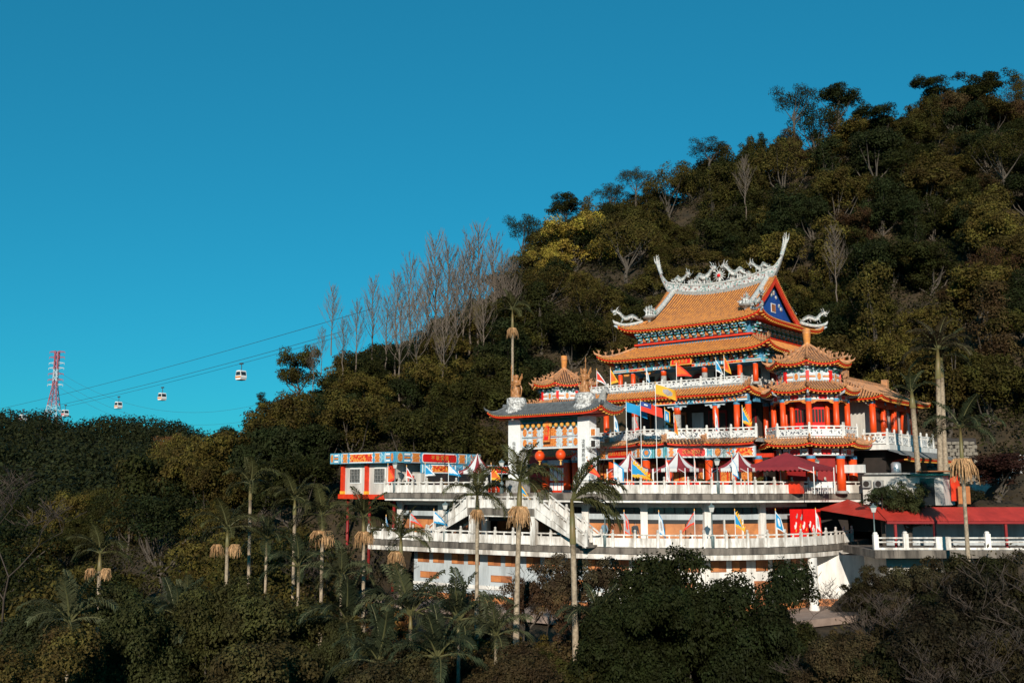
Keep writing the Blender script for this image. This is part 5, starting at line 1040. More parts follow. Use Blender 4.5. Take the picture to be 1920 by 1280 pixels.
def pot(label, u, v, z, col, R_=0.5, H=0.9, seed=1):
    t = thing('potted_shrub', label, 'plant', u, v, z, 'potted shrubs around the temple')
    part(t, 'pot', MB().lathe([(.2,0),(.28,.35),(.3,.4),(.26,.42)], 10, (u,v,z)), 'plyb')
    o = link('foliage', leaf_ball(seed, R_, H), t, (0,0,0.4)); o.color = (*col,1)
# ------------------------------------------------------------------ terrain
BB = [-900,0,250,450,560,700,900,1050,1200,1400,1700,1920,2700]
DD = [15,40,55,70,85,100,115,130,150,180,250,330,450,900]
ZT = [[-10,-13,-15,-16,-15,-13,-10,-7,-3,2,12,26,34,10],
      [-10,-13,-15,-16,-15,-14,-13,-12,-9,-6,6,19,14,0],
      [-10,-13,-15,-15,-13,-10,-7,-6,-6,-5,2,16,8,-5],
      [-10,-13,-14,-13,-9,-4,1,1,-1,-4,0,10,4,-8],
      [-10,-13,-13,-12,-7,0,6,7,6,2,0,0,0,-8],
      [-10,-12,-12,-10,-5,3,9,12,12,8,4,0,0,-8],
      [-10,-12,-11,-9,-5,2,10,18,23,19,12,5,0,-8],
      [-10,-12,-11,-9,-5,2,13,26,36,34,25,15,5,-8],
      [-10,-12,-11,-9,-5,2,15,29,41,40,34,20,8,-8],
      [-10,-12,-11,-9,-4,4,16,32,48,48,40,30,15,-8],
      [-10,-11,-10,-7,0,12,24,38,55,58,50,40,25,-8],
      [-10,-11,-9,-5,3,16,28,42,58,62,56,46,30,-8],
      [-10,-11,-8,-3,6,18,30,44,60,74,80,70,50,-8]]
ZA = np.array(ZT, float)
def hsc(x, y):
    b = bearing(x, max(y, 12)); 
    b = min(max(b, BB[0]), BB[-1]-1e-3); y = min(max(y, DD[0]), DD[-1]-1e-3)
    i = max(k for k in range(len(BB)-1) if BB[k] <= b); j = max(k for k in range(len(DD)-1) if DD[k] <= y)
    s = (b-BB[i])/(BB[i+1]-BB[i]); t = (y-DD[j])/(DD[j+1]-DD[j]); s = s*s*(3-2*s)*0.5+s*0.5; t = t*t*(3-2*t)*0.4+t*0.6
    z = lerp(lerp(ZA[i][j],ZA[i+1][j],s), lerp(ZA[i][j+1],ZA[i+1][j+1],s), t)
    z += 0.5*math.sin(x*0.31+y*0.17)+0.4*math.sin(x*0.13-y*0.23)
    u, v = UV(x, y)                                    # cut for the terraces and the hall
    d = max(-22.5-u, u-15.5, -29-v, v-9.5, 0.0); k = min(1.0, d/5.0); k = k*k*(3-2*k); z = lerp(min(z, -9.3), z, k)
    d = max(8-u, u-19.5, -25-v, v+9.5, 0.0); k = min(1.0, d/3.0); k = k*k*(3-2*k); z = lerp(min(z, -9.3), z, k)
    d = max(15-u, u-27, -8.5-v, v-2.5, 0.0); k = min(1.0, d/2.2); z = lerp(min(z+3, -1.0), z, k) if d < 2.2 else z
    d = max(24-x, x-48, 65-y, y-72.3, 0.0); k = min(1.0, d/2.0); z = lerp(min(z, -5.2), z, k)
    return z
def grid_mesh(name, xs, ys):
    nx, ny = len(xs), len(ys); vs = [(x,y,hsc(x,y)) for y in ys for x in xs]
    fs = [(j*nx+i, j*nx+i+1, (j+1)*nx+i+1, (j+1)*nx+i) for j in range(ny-1) for i in range(nx-1)]
    me = bpy.data.meshes.new(name); me.from_pydata(vs, [], fs); me.materials.append(M['soil']); me.polygons.foreach_set('use_smooth', [True]*len(fs)); me.update(); return me
xs = sorted(set([-2500,-1500,-900,-600,-450,-350]+list(range(-300,-60,10))+list(range(-60,91,2))+list(range(96,200,8))+[220,300,450,700,1200,2500]))
ys = sorted(set([-300,-150,-60,-20]+list(range(0,30,6))+list(range(30,160,2))+list(range(160,260,6))+list(range(260,480,12))+[520,600,750,900,1300,2000,4000]))
hill = link('hillside_ground', grid_mesh('hillside_ground', xs, ys)); hill['kind'] = 'structure'

# ------------------------------------------------------------------ leaves
def quads_mesh(name, P, N, size, asp, rng, mats, fold=0.0):
    n = len(P); N = N/np.maximum(1e-6, np.linalg.norm(N,axis=1,keepdims=True)); rnd = rng.normal(size=(n,3)); A = np.cross(N, rnd); A /= np.maximum(1e-6, np.linalg.norm(A,axis=1,keepdims=True)); B = np.cross(N, A)
    s = (size*rng.uniform(0.65,1.35,n))[:,None]; V = np.empty((n,4,3)); V[:,0] = P-A*s; V[:,1] = P-B*s*asp; V[:,2] = P+A*s; V[:,3] = P+B*s*asp
    me = bpy.data.meshes.new(name); me.vertices.add(4*n); me.vertices.foreach_set('co', V.reshape(-1)); me.loops.add(4*n); me.loops.foreach_set('vertex_index', np.arange(4*n, dtype=np.int32)); me.polygons.add(n)
    me.polygons.foreach_set('loop_start', np.arange(0,4*n,4, dtype=np.int32)); me.materials.append(M[mats]); me.update(calc_edges=True); return me
def clump_points(rng, centers, radii, per, squash=0.75, low=0.35):
    P, N = [], []
    cc = np.mean(centers, axis=0)
    for c, r in zip(centers, radii):
        n = int(per*(r/np.mean(radii))**2); d = rng.normal(size=(n,3)); d /= np.linalg.norm(d,axis=1,keepdims=True)
        keep = (d[:,2] > -0.25) | (rng.random(n) < low); d = d[keep]; rr = r*rng.uniform(0.62,1.08,len(d))[:,None]
        lump = 1+0.16*np.sin(d[:,:1]*7+c[0])*np.cos(d[:,1:2]*6+c[1])
        P.append(c+d*rr*lump*np.array([1,1,squash])); N.append(d*0.9+np.array([0,0,0.35])+rng.normal(size=d.shape)*0.42)
    return np.concatenate(P), np.concatenate(N)
def crown(seed, Rr, H, nc, per, leaf, style='dome'):
    """crown whose bottom sits at z = 0: clumps of leaf faces; returns the mesh and clump centres"""
    rng = np.random.default_rng(seed); C, Q = [], []
    LB = [(np.array([Rr*rr_*math.cos(aa), Rr*rr_*math.sin(aa), H*zz_]), Rr*q_) for aa, rr_, zz_, q_ in [(k_*2.39+rng.uniform(-.5,.5), rng.uniform(0.12,0.64), rng.uniform(0.10,0.70), rng.uniform(0.30,0.52)) for k_ in range(9+seed % 4)]]
    while len(C) < nc:
        a = rng.uniform(0, 2*math.pi); t = rng.random()
        if style == 'lobes':
            lc, lr = LB[len(C) % len(LB)]; dd = rng.normal(size=3); dd /= np.linalg.norm(dd); dd[2] = abs(dd[2])*1.1-0.35; p = lc+dd*lr*rng.uniform(0.55,0.95); q = Rr*rng.uniform(0.11,0.23)
        elif style == 'dome': e = math.asin(rng.uniform(-0.75,1)); rad = rng.uniform(0.55,0.92); p = np.array([Rr*rad*math.cos(e)*math.cos(a), Rr*rad*math.cos(e)*math.sin(a), H*0.44+H*0.48*rad*math.sin(e)]); q = Rr*rng.uniform(0.20,0.38)
        elif style == 'airy': rad = rng.uniform(0.2,1.0); p = np.array([Rr*rad*math.cos(a), Rr*rad*math.sin(a), H*(0.25+0.65*t*(1-0.35*rad))]); q = Rr*rng.uniform(0.16,0.30)
        elif style == 'tall': rad = rng.uniform(0.1,0.75)*(1-0.5*t); p = np.array([Rr*rad*math.cos(a), Rr*rad*math.sin(a), H*(0.1+0.85*t)]); q = Rr*rng.uniform(0.26,0.42)
        else: rad = math.sqrt(rng.random()); p = np.array([Rr*rad*math.cos(a)*0.85, Rr*rad*math.sin(a)*0.85, H*(0.15+0.6*t*(1-0.5*rad))]); q = Rr*rng.uniform(0.22,0.40)
        if all(np.linalg.norm(p-o) > 0.55*q for o in C): C.append(p); Q.append(q)
        elif rng.random() < 0.05: C.append(p); Q.append(q)
    P, N = clump_points(rng, np.array(C), np.array(Q), per); return quads_mesh('crown', P, N, leaf, 0.55, rng, 'leaf'), C
def limbs(seed, C, H0, r):
    rg = random.Random(seed); b = MB(); n = 6
    path = [(0.25*rg.uniform(-1,1)*i/n, 0.25*rg.uniform(-1,1)*i/n, -1.0+(H0+1.0)*i/n) for i in range(n+1)]
    b.tube(path, [r*(1.15-0.6*i/n) for i in range(n+1)], 7)
    for c in C[::max(1,len(C)//7)]:
        s = path[rg.randrange(3, n+1)]; e = (c[0], c[1], c[2]+H0)
        m = (lerp(s[0],e[0],0.5)+rg.uniform(-.3,.3), lerp(s[1],e[1],0.5)+rg.uniform(-.3,.3), lerp(s[2],e[2],0.4)); b.tube([s,m,e], [r*0.42,r*0.28,r*0.10], 5)
    return b.mesh('trunk', 'bark', True)
KINDS_ = {}
def variant(kind, i, Rr, H, nc, per, leaf, style, trunk):
    me, C = crown(100+i*17+len(kind), Rr, H, nc, per, leaf, style); co = np.empty(len(me.vertices)*3); me.vertices.foreach_get('co', co); co = co.reshape(-1,3)
    KINDS_.setdefault(kind, []).append((me, limbs(i, C, trunk, 0.22), trunk, float(np.percentile(np.hypot(co[:,0],co[:,1]), 97)), float(np.percentile(co[:,2], 99.7))))
for i in range(8): variant('dome', i, 3.9, 5.6, 92+i*3, 160, 0.105, 'lobes', 0.8)
for i in range(3): variant('airy', i+10, 3.8, 5.0, 46, 150, 0.10, 'airy', 2.6)
for i in range(2): variant('tall', i+20, 2.6, 7.5, 32, 240, 0.115, 'tall', 1.2)
for i in range(3): variant('shrub', i+30, 2.4, 3.2, 60, 210, 0.07, 'lobes', 0.3)
for i in range(2): variant('fine', i+40, 4.2, 7.2, 150, 470, 0.08, 'lobes', 0.3)
def leaf_ball(seed, Rr, H):
    me, _ = crown(seed+500, Rr, H, 7, 120, 0.06, 'shrub'); return me
# bare branching trees
def bare_mesh(seed, H, spread, r0=0.14, depth=5, upright=0.6, nk=3):
    rg = random.Random(seed); tr, br = MB(), MB()
    def grow(p, d, L, r, k):
        n = 3; pts = [p]; q = Vector(p); dd = Vector(d)
        for i in range(n):
            dd = (dd+Vector((rg.uniform(-1,1),rg.uniform(-1,1),rg.uniform(-0.3,0.9)*upright))*0.16).normalized(); q = q+dd*(L/n); pts.append(q.copy())
        (tr if k >= depth-1 else br).tube(pts, [max(0.006 if r0 < 0.05 else 0.013, r*(1-0.35*i/n)) for i in range(n+1)], 5 if k >= depth-1 else (4 if k > 1 else 3), 0, False)
        if k == 0: return
        for _ in range(nk if k > 1 else nk+1):
            a = rg.uniform(0,6.28); s = rg.choice((2,3,3)); nd = (dd*upright*1.5+Vector((math.cos(a),math.sin(a),rg.uniform(0,0.7)))*spread).normalized(); grow(pts[s], nd, L*rg.uniform(0.55,0.8), r*0.55, k-1)
    L0 = H*0.36; grow((0,0,-0.5), (0,0,1), L0+0.5, r0, depth)
    q = Vector((0,0,L0))
    tm = 'twigd' if r0 < 0.05 else 'twig'; return tr.mesh('trunk',tm,True), br.mesh('branches',tm)
def leader_mesh(seed, H=10.0):
    rgb = random.Random(seed); tr, br = MB(), MB(); n = 10; pts = [Vector((0.12*rgb.uniform(-1,1)*(i > 0), 0.12*rgb.uniform(-1,1)*(i > 0), -1+(H+1)*i/n)) for i in range(n+1)]; tr.tube(pts, [0.10*(1-0.88*i/n)+0.008 for i in range(n+1)], 6)
    for k in range(34):
        h = H*(0.28+0.70*(k/34)**0.9); i = min(n-1, int((h+1)/(H+1)*n)); p = pts[i].lerp(pts[i+1], (h+1)/(H+1)*n-i); a = k*2.4+rgb.uniform(-.4,.4); L = (H-h)*0.30+0.5+0.5*rgb.random(); el = R(rgb.uniform(42,66))
        d = Vector((math.cos(a)*math.cos(el), math.sin(a)*math.cos(el), math.sin(el))); q = [p, p+d*L*0.5, p+d*L*0.8+Vector((0,0,L*0.12)), p+d*L+Vector((0,0,L*0.3))]; br.tube(q, [0.032,0.024,0.016,0.008], 4, 0, False)
        for _ in range(9):
            t = rgb.uniform(0.3,1); b0 = q[0].lerp(q[3], t); dd = (d+Vector((rgb.uniform(-.8,.8),rgb.uniform(-.8,.8),rgb.uniform(-.1,.8)))).normalized(); br.tube([b0, b0+dd*L*0.22, b0+dd*L*0.32+Vector((0,0,L*0.12))], [0.014,0.011,0.006], 3, 0, False)
    return tr.mesh('trunk','twig',True), br.mesh('branches','twig')
BARE = [leader_mesh(i) for i in range(5)]; BSHR = [bare_mesh(20+i, 3.0, 0.9, 0.028, 5, 0.45) for i in range(3)]
GREENS = [(0.025,0.026,0.007),(0.034,0.032,0.008),(0.048,0.041,0.010),(0.058,0.043,0.011),(0.022,0.027,0.009),(0.068,0.053,0.013)]
YEL = (0.27,0.195,0.035); BRN = (0.062,0.040,0.016); RED = (0.058,0.031,0.014); OLV = (0.092,0.070,0.016)
def tree(name, label, group, loc, kind, vi, s, col, rg, cat='tree', sz=None):
    me, tr, H0, Rr, H = KINDS_[kind][vi % len(KINDS_[kind])]; t = wthing(name, label, cat, loc, group, rg.uniform(0,6.28)); fx = 1.0 if sz else rg.uniform(0.8,1.25); t.scale = (s*fx,s/fx*rg.uniform(0.9,1.1),sz or s*rg.uniform(0.8,1.2))
    link('trunk', tr, t); c = link('crown', me, t, (0,0,H0)); c.color = (*col,1); return t
def baretree(name, label, group, loc, lst, vi, s, rg, cat='tree'):
    tr, br = lst[vi % len(lst)]; s = abs(s); t = wthing(name, label, cat, loc, group, rg.uniform(0,6.28)); t.scale = (s,s,s); link('trunk', tr, t); link('branches', br, t); return t
rg = random.Random(77)
def ground(b, Y): x = (b-960)/FPX*Y/ (1.0); return Vector((x, Y, hsc(x, Y)))
def interp(tab, x):
    for (a,b),(c,d) in zip(tab[:-1], tab[1:]):
        if a <= x <= c: return lerp(b, d, (x-a)/(c-a))
    return tab[0][1] if x < tab[0][0] else tab[-1][1]
# hillside forest behind the temple: rows stepping up the hill, tops bounded by the ridge line of the photograph
SKY = [(200,880),(300,850),(380,812),(450,790),(520,772),(545,700),(570,672),(620,662),(700,650),(800,620),(900,560),(940,470),(1000,440),(1060,395),(1130,372),(1200,340),(1290,300),(1350,280),(1440,265),(1480,215),(1520,190),(1600,185),(1700,178),(1800,165),(1920,150),(2100,140)]
n_for = 0; placed = []
def too_close(p, r):
    for q, qr in placed:
        if (q.x-p.x)**2+(q.y-p.y)**2 < (0.50*(r+qr))**2: return True
    return False
for tries in range(9000):
    if n_for >= 300: break
    b = rg.uniform(250, 2010); Y = 86+rg.random()**0.8*82
    if b < 620: Y = rg.uniform(78, 122)
    p = ground(b, Y); u, v = UV(p.x, p.y)
    if -23 < u < 22 and -40 < v < 10.5: continue
    if u >= 22 and Y < 92: continue
    if 590 < b < 780 and Y < 99: continue
    if u <= -23 and v < -24: continue
    k = rg.random(); kind = 'dome' if k < 0.72 else ('airy' if k < 0.88 else 'tall'); vi = rg.randrange(8)
    Rr, H, H0 = KINDS_[kind][vi % len(KINDS_[kind])][3], KINDS_[kind][vi % len(KINDS_[kind])][4], KINDS_[kind][vi % len(KINDS_[kind])][2]
    s = rg.uniform(0.8, 1.45) if b > 620 else rg.uniform(1.0, 1.9)
    ysky = interp(SKY, b); ztop = at(b, ysky, Y).z; room = ztop-p.z
    if room < (H+H0)*0.45: continue
    s = min(s, room/(H+H0))
    if too_close(p, Rr*s): continue
    placed.append((p, Rr*s)); n_for += 1
    c = rg.random(); col = GREENS[rg.randrange(6)]
    shade = {0:'blackish green',1:'dark green',2:'moss green',3:'brownish green',4:'bluish dark green',5:'light olive'}[GREENS.index(col)]
    if b > 1500 and c < 0.30: q = rg.randrange(3); col = (BRN,RED,OLV)[q]; shade = ('brown leaved','reddish brown','yellowish olive')[q]
    elif c < 0.12: col = OLV; shade = 'yellowish olive'
    sh = {'dome':'round crowned','airy':'loose crowned','tall':'narrow'}[kind]; zone = 'left of temple' if b < 930 else ('above the roof' if b < 1500 else 'on the right')
    fr_ = (p.z+6)/max(1, at(b, ysky, 150).z); band = 'low' if fr_ < 0.4 else ('half way up' if fr_ < 0.75 else 'near skyline')
    size = 'small' if s < 0.9 else ('large' if s > 1.2 else 'middling')
    tree('forest_tree', f'{size} {shade} {sh} tree {band} {zone}', 'forest trees on the hillside', p+Vector((0,0,-0.3)), kind, vi, s, col, rg)
ORD = ['first','second','third','fourth','fifth','sixth','seventh','eighth','ninth','tenth','eleventh','twelfth','thirteenth','fourteenth','fifteenth','sixteenth','seventeenth','eighteenth','nineteenth','twentieth','twenty-first','twenty-second','twenty-third','twenty-fourth']
# trees that stand out
def solo(name, label, b, ytop, Y, kind, vi, w_px, col, sz=1.0, group=None, base=None):
    me, tr, H0, Rr, H = KINDS_[kind][vi % len(KINDS_[kind])]; 
    if Y > 85:                                         # stand the tree where the slope carries it
        Y = min((Y+d for d in range(-14, 32)), key=lambda q: abs(at(b,ytop,q).z-(H+H0)*w_px/2/FPX*q/Rr*sz-hsc((b-960)/FPX*q,q)-0.3)+0.004*abs(q-Y))
    s = w_px/2/FPX*Y/Rr; zt = at(b,ytop,Y).z; x = (b-960)/FPX*Y; z = zt-(H+H0)*s*sz
    t = tree(name, label, group, Vector((x, Y, z)), kind, vi, s, col, rg, 'tree', s*sz); g = hsc(x, Y)
    if z > g+0.2: b_ = link('trunk', MB().tube([(0,0,(g-z)/s-0.5),(0.05,0,0)], [0.24,0.22], 7).mesh('trunk','bark'), t)
    return t
solo('yellow_green_tree', 'bright yellow-green tree on the ridge beside the dark crowns', 1085, 405, 118, 'dome', 0, 150, YEL, 0.9)
solo('yellow_green_tree', 'small yellow-green tree just below the bright one', 1040, 470, 116, 'dome', 2, 90, YEL, 1.0)
solo('yellow_green_tree', 'yellow-green tree rising behind the right ridge tail', 1470, 435, 112, 'dome', 1, 120, OLV, 1.1)
solo('yellow_green_tree', 'yellow-green tree between the roof ridge and its right tail', 1400, 465, 110, 'dome', 3, 90, OLV, 0.9)
solo('yellow_green_tree', 'pale olive tree at the right edge of the hill', 1885, 372, 105, 'dome', 4, 130, OLV, 1.2)
solo('yellow_green_tree', 'olive tree above the tall palms on the right', 1850, 500, 100, 'dome', 1, 150, OLV, 0.9)
solo('yellow_green_tree', 'olive tree right of the gable', 1500, 540, 112, 'dome', 2, 90, OLV, 0.9)
solo('ridge_tree', 'airy dark tree with umbrella crown standing out on the skyline', 1512, 165, 150, 'airy', 0, 105, GREENS[0], 1.0)
solo('ridge_tree', 'round dark ridge tree right of the airy one', 1600, 163, 152, 'dome', 1, 85, GREENS[4], 0.9)
solo('ridge_tree', 'dark wide crown on the skyline near the upper right corner', 1790, 148, 155, 'dome', 5, 90, GREENS[0], 0.8)
solo('ridge_tree', 'dark ridge tree at the upper right corner', 1880, 138, 158, 'dome', 2, 110, GREENS[0], 0.8)
solo('ridge_tree', 'flat topped dark tree on the middle of the skyline', 1345, 262, 142, 'airy', 2, 95, GREENS[1], 0.7)
solo('ridge_tree', 'loose dark tree left of the flat topped one', 1200, 315, 138, 'airy', 1, 75, GREENS[2], 0.9)
solo('ridge_tree', 'dark round tree on the skyline above the yellow-green tree', 1065, 365, 136, 'dome', 3, 75, GREENS[0], 0.9)
solo('ridge_tree', 'dark pine-like tree standing free beside the bare trees', 980, 403, 132, 'airy', 0, 85, GREENS[4], 1.35)
solo('ridge_tree', 'dark tree with open crown right of the pine-like one', 1150, 345, 137, 'airy', 2, 70, GREENS[1], 1.0)
solo('slope_tree', 'rounded green tree at the foot of the bare ridge beside the sky', 560, 650, 108, 'dome', 0, 95, GREENS[2], 1.2)
solo('slope_tree', 'golden green tree on the left shoulder of the hill', 525, 755, 100, 'dome', 3, 150, (0.095,0.070,0.016), 0.7)
solo('slope_tree', 'orange brown tree on the lower left slope', 330, 812, 92, 'airy', 1, 75, (0.16,0.078,0.03), 0.9)
solo('slope_tree', 'small dark conical tree on the left shoulder against the sky', 490, 735, 112, 'tall', 0, 26, GREENS[0], 0.7)
BT = [(618,532,650,118),(600,610,690,112),(695,518,680,120),(722,555,700,119),(765,478,690,122),(800,500,700,123),(838,455,690,124),(868,470,680,125),(895,422,660,127),(925,440,670,127),(748,560,730,112),(830,560,740,113),(960,480,650,124),(1580,420,560,108),(1412,290,400,128),(780,540,735,115),(905,520,690,118),(665,560,700,116),(585,640,720,111),(640,590,700,114),(815,440,690,125),(855,500,690,122),(880,440,670,126),(945,470,660,125),(740,510,690,121)]
RB_ = sorted(q[0] for k, q in enumerate(BT) if k not in (13,14))
for i, (b, yt, yb, Y) in enumerate(BT):
    top, bot = at(b,yt,Y).z, at(b,yb,Y).z; h = top-bot; lab = ORD[RB_.index(b)]+' bare grey tree from the left along the ridge' if i < 13 or i > 14 else ('bare white stemmed tree on the slope right of the gable' if i == 13 else 'bare pale tree near the middle of the skyline')
    vi = i % 5; t = baretree('bare_tree', lab, 'bare trees along the left ridge' if i < 13 or i > 14 else None, Vector(((b-960)/FPX*Y, Y, bot-0.3)), BARE, vi, h/10.2, rg)
# valley forest on the lower left and shrubs in front
TOPF = [(-60,890),(60,905),(250,880),(330,900),(420,950),(520,980),(600,985),(660,1035),(740,1075),(800,1120),(860,1100),(960,1120),(1010,1075),(1060,1055),(1110,1060),(1200,1040),(1340,1030),(1420,1065),(1470,1150),(1560,1165),(1620,1090),(1700,1050),(1800,1030),(1960,1020)]
nf = 0
for tries in range(4000):
    if nf >= 230: break
    b = rg.uniform(-40, 1960); Y = 36+rg.random()**0.8*(125 if b < 420 else 46) if b < 640 else rg.uniform(36, 60)
    p = ground(b, Y); u, v = UV(p.x, p.y)
    if v > -27.5 and u > -22: continue
    if u > 13 and v > -22: continue
    if b < 560: kind = ('dome' if rg.random() < 0.75 else 'airy') if Y > 52 else ('fine' if rg.random() < 0.5 else 'shrub')
    else: kind = 'shrub' if Y < 60 else 'dome'
    vi = rg.randrange(8); K = KINDS_[kind][vi % len(KINDS_[kind])]; Rr, H, H0 = K[3], K[4], K[2]; s = rg.uniform(0.8,1.6) if kind not in ('shrub','fine') else (rg.uniform(0.6,1.1) if kind == 'shrub' else rg.uniform(0.35,0.7))
    room = at(b, interp(TOPF,b)+rg.uniform(0,40), Y).z-p.z
    if room < 0.8: continue
    s = min(s, room/(H+H0))
    if s < 0.28 or too_close(p, Rr*s*0.8): continue
    placed.append((p, Rr*s*0.8)); nf += 1
    if b < 560:
        gi_ = rg.randrange(7); shade = ('blackish green','dark green','moss green','brownish green','bluish dark green','light olive','yellowish olive')[gi_]; wz = 'in the far valley' if Y > 90 else ('in mid valley' if Y > 60 else 'in the foreground')
        tree('valley_tree', f"{'small' if s < 0.7 else 'large' if s > 1.0 else 'middling'} {shade} tree {wz} at {'far lower left' if b < 200 else 'lower left' if b < 400 else 'left below the annex'}", 'trees in the valley at lower left', p+Vector((0,0,-0.3)), kind, vi, s, (GREENS+[OLV])[gi_], rg)
    else:
        c = rg.random(); col = GREENS[rg.randrange(4)] if c < 0.45 else ((0.060,0.042,0.020),(0.075,0.052,0.022),(0.055,0.030,0.018))[rg.randrange(3)]
        lab = ('low' if s < 0.6 else 'tall')+(' green' if c < 0.45 else ' brownish')+' shrub on the slope '+('below the annex' if b < 760 else 'below the staircase' if b < 1150 else 'below the curved terrace' if b < 1560 else 'below the red walkway')+(', near the bottom' if Y < 46 else '')
        tree('slope_shrub', lab, 'shrubs on the slope below the terraces', p+Vector((0,0,-0.2)), kind, vi, s, col, rg, 'shrub')
for i, (b, yt, Y, w_, c_, lab) in enumerate([(1050,1040,55,120,(0.062,0.044,0.024),'tall brown twiggy bush in front of the basement beside a palm trunk'),(1125,1045,54,130,(0.055,0.042,0.022),'brown bush left of the large dark green tree'),(985,1085,55,110,(0.070,0.042,0.022),'reddish brown bush below the middle of the terrace'),(880,1110,56,110,(0.050,0.036,0.018),'brown bush under the left part of the basement'),(1090,1110,51,130,(0.075,0.044,0.022),'low reddish bush below the brown ones'),(1440,1130,50,80,(0.050,0.044,0.022),'greenish brown bush left of the round column'),(1665,1120,52,100,(0.055,0.040,0.022),'brown bush right of the round columns'),(1700,1060,56,110,(0.050,0.042,0.020),'brown bush under the walkway railing'),(1790,1070,54,130,(0.040,0.030,0.016),'dark brown bush under the right end of the walkway'),(740,1130,52,110,(0.14,0.07,0.02),'golden yellow bush below the basement corner'),(690,1060,60,110,(0.050,0.038,0.020),'brown bush at the left corner of the basement')]):
    solo('bushy_shrub', lab, b, yt, Y, 'shrub', i, w_, c_, 1.15)
for i, (b, yt, Y, w_) in enumerate([(1480,1175,52,100),(1560,1185,48,110),(1650,1120,56,100),(1690,1060,61,100),(1740,1045,60,130),(1820,1040,60,130),(1890,1035,59,140),(1660,1150,48,130),(1720,1110,50,150),(1860,1120,48,170),(1780,1180,42,180),(1650,1200,41,180),(1598,1085,67,70),(1640,1060,66,90)]):
    solo('bank_shrub', ORD[i]+' dark shrub on the shaded bank below the walkway, counted from the round column', b, yt, Y, 'shrub', i, w_, [(0.026,0.022,0.009),(0.034,0.026,0.011),(0.022,0.022,0.008)][i % 3], 1.2)
solo('evergreen_tree', 'large dense dark green tree in front of the lower terrace', 1255, 1032, 50, 'fine', 0, 290, (0.019,0.023,0.007), 1.25)
solo('evergreen_tree', 'dense dark tree low in the picture below the terrace corner', 1395, 1060, 47, 'fine', 1, 210, (0.017,0.021,0.007), 1.4)
solo('evergreen_tree', 'dense dark green bush at the bottom between two palm trunks', 1165, 1100, 46, 'fine', 1, 210, (0.019,0.023,0.007), 1.3)
solo('evergreen_tree', 'broad olive green bush at the bottom left of the palms', 420, 1088, 48, 'fine', 0, 250, (0.048,0.046,0.014), 1.2)
solo('evergreen_tree', 'olive green bush in front of the slender palm foot', 560, 1112, 47, 'fine', 1, 220, (0.050,0.046,0.015), 1.2)
solo('evergreen_tree', 'dark olive bush below the drooping fruit palms', 645, 1165, 45, 'fine', 0, 170, (0.040,0.040,0.014), 1.2)
solo('evergreen_tree', 'large moss green bush left of centre in the valley foreground', 270, 1110, 46, 'fine', 1, 230, (0.040,0.042,0.014), 1.2)
solo('evergreen_tree', 'dark green bush behind the lower left corner', 130, 1130, 50, 'fine', 0, 240, (0.030,0.034,0.013), 1.1)
solo('evergreen_tree', 'brownish olive bush at the very bottom left of centre', 520, 1195, 40, 'fine', 1, 260, (0.056,0.044,0.016), 1.1)
solo('evergreen_tree', 'brownish bush at the very bottom under the tallest trunk', 950, 1215, 40, 'fine', 0, 230, (0.052,0.036,0.016), 1.0)
solo('evergreen_tree', 'olive brown bush at the very bottom below the young palms', 740, 1225, 39, 'fine', 1, 230, (0.045,0.036,0.015), 1.0)
solo('evergreen_tree', 'brown grassy bush at the bottom right of the dark tree', 1560, 1190, 42, 'fine', 0, 200, (0.060,0.044,0.020), 1.0)
solo('evergreen_tree', 'shadowy dark bush at the bottom right', 1720, 1150, 40, 'fine', 1, 230, (0.024,0.019,0.010), 1.1)
solo('evergreen_tree', 'yellow brown leafy tree in the lower left corner', 70, 1195, 40, 'fine', 1, 260, (0.080,0.058,0.017), 1.1)
solo('evergreen_tree', 'dark shrubby tree at the lower right corner', 1840, 1075, 44, 'fine', 0, 250, (0.022,0.018,0.010), 1.2)
solo('evergreen_tree', 'dark reddish tree above the walkway roof at the right edge', 1860, 850, 76, 'dome', 1, 150, (0.040,0.018,0.013), 0.6)
solo('hedge_bush', 'clipped green bush between the service block and the red roof', 1690, 904, 70.3, 'shrub', 0, 100, (0.045,0.050,0.018), 1.0)
solo('hedge_bush', 'second clipped green bush left of the first palm trunk', 1645, 912, 70.4, 'shrub', 2, 75, (0.036,0.044,0.018), 1.0)
solo('hedge_bush', 'dark bush behind the tall palm trunks above the red roof', 1790, 905, 74, 'shrub', 1, 90, (0.030,0.028,0.014), 0.6)
BS = [(30,880,52,2.4),(1600,1050,56,1.5),(1640,1090,46,1.5),(1475,1090,54,1.1),(1720,1080,45,1.6),(1900,1010,43,2.0),(1690,1190,40,1.2),(1500,1180,44,1.0),(620,1010,62,1.5),(830,1090,58,1.2),(960,1060,56,1.3),(1020,1040,57,1.4),(720,1020,62,1.3),(870,830,88,1.6),(1755,1180,38,1.1),(1860,1170,38,1.2),(1120,800,74,1.2),(1330,790,76,1.3)]
BO = sorted(q[0] for q in BS if q[0] > 1430); BP = sorted(q[0] for k, q in enumerate(BS) if 0 < k < 16 and q[0] <= 1430)
for i, (b, yt, Y, s) in enumerate(BS):
    x = (b-960)/FPX*Y; top = at(b,yt,Y).z
    lab = ('leaning bare pale tree at the left edge' if i == 0 else ORD[BO.index(b)]+' leafless shrub from the left at the lower right' if b > 1430 else ORD[BP.index(b)]+' leafless shrub from the left among the palms' if i < 16 else {870:'thin bare sapling behind the annex',1120:'thin bare sapling beside the right gateway pillar',1330:'thin bare sapling between the second and third tent'}[b])
    baretree('bare_shrub', lab, None if i == 0 else 'leafless shrubs near the terraces', Vector((x, Y, top-3.3*s)), BSHR, i, s, rg, 'shrub')
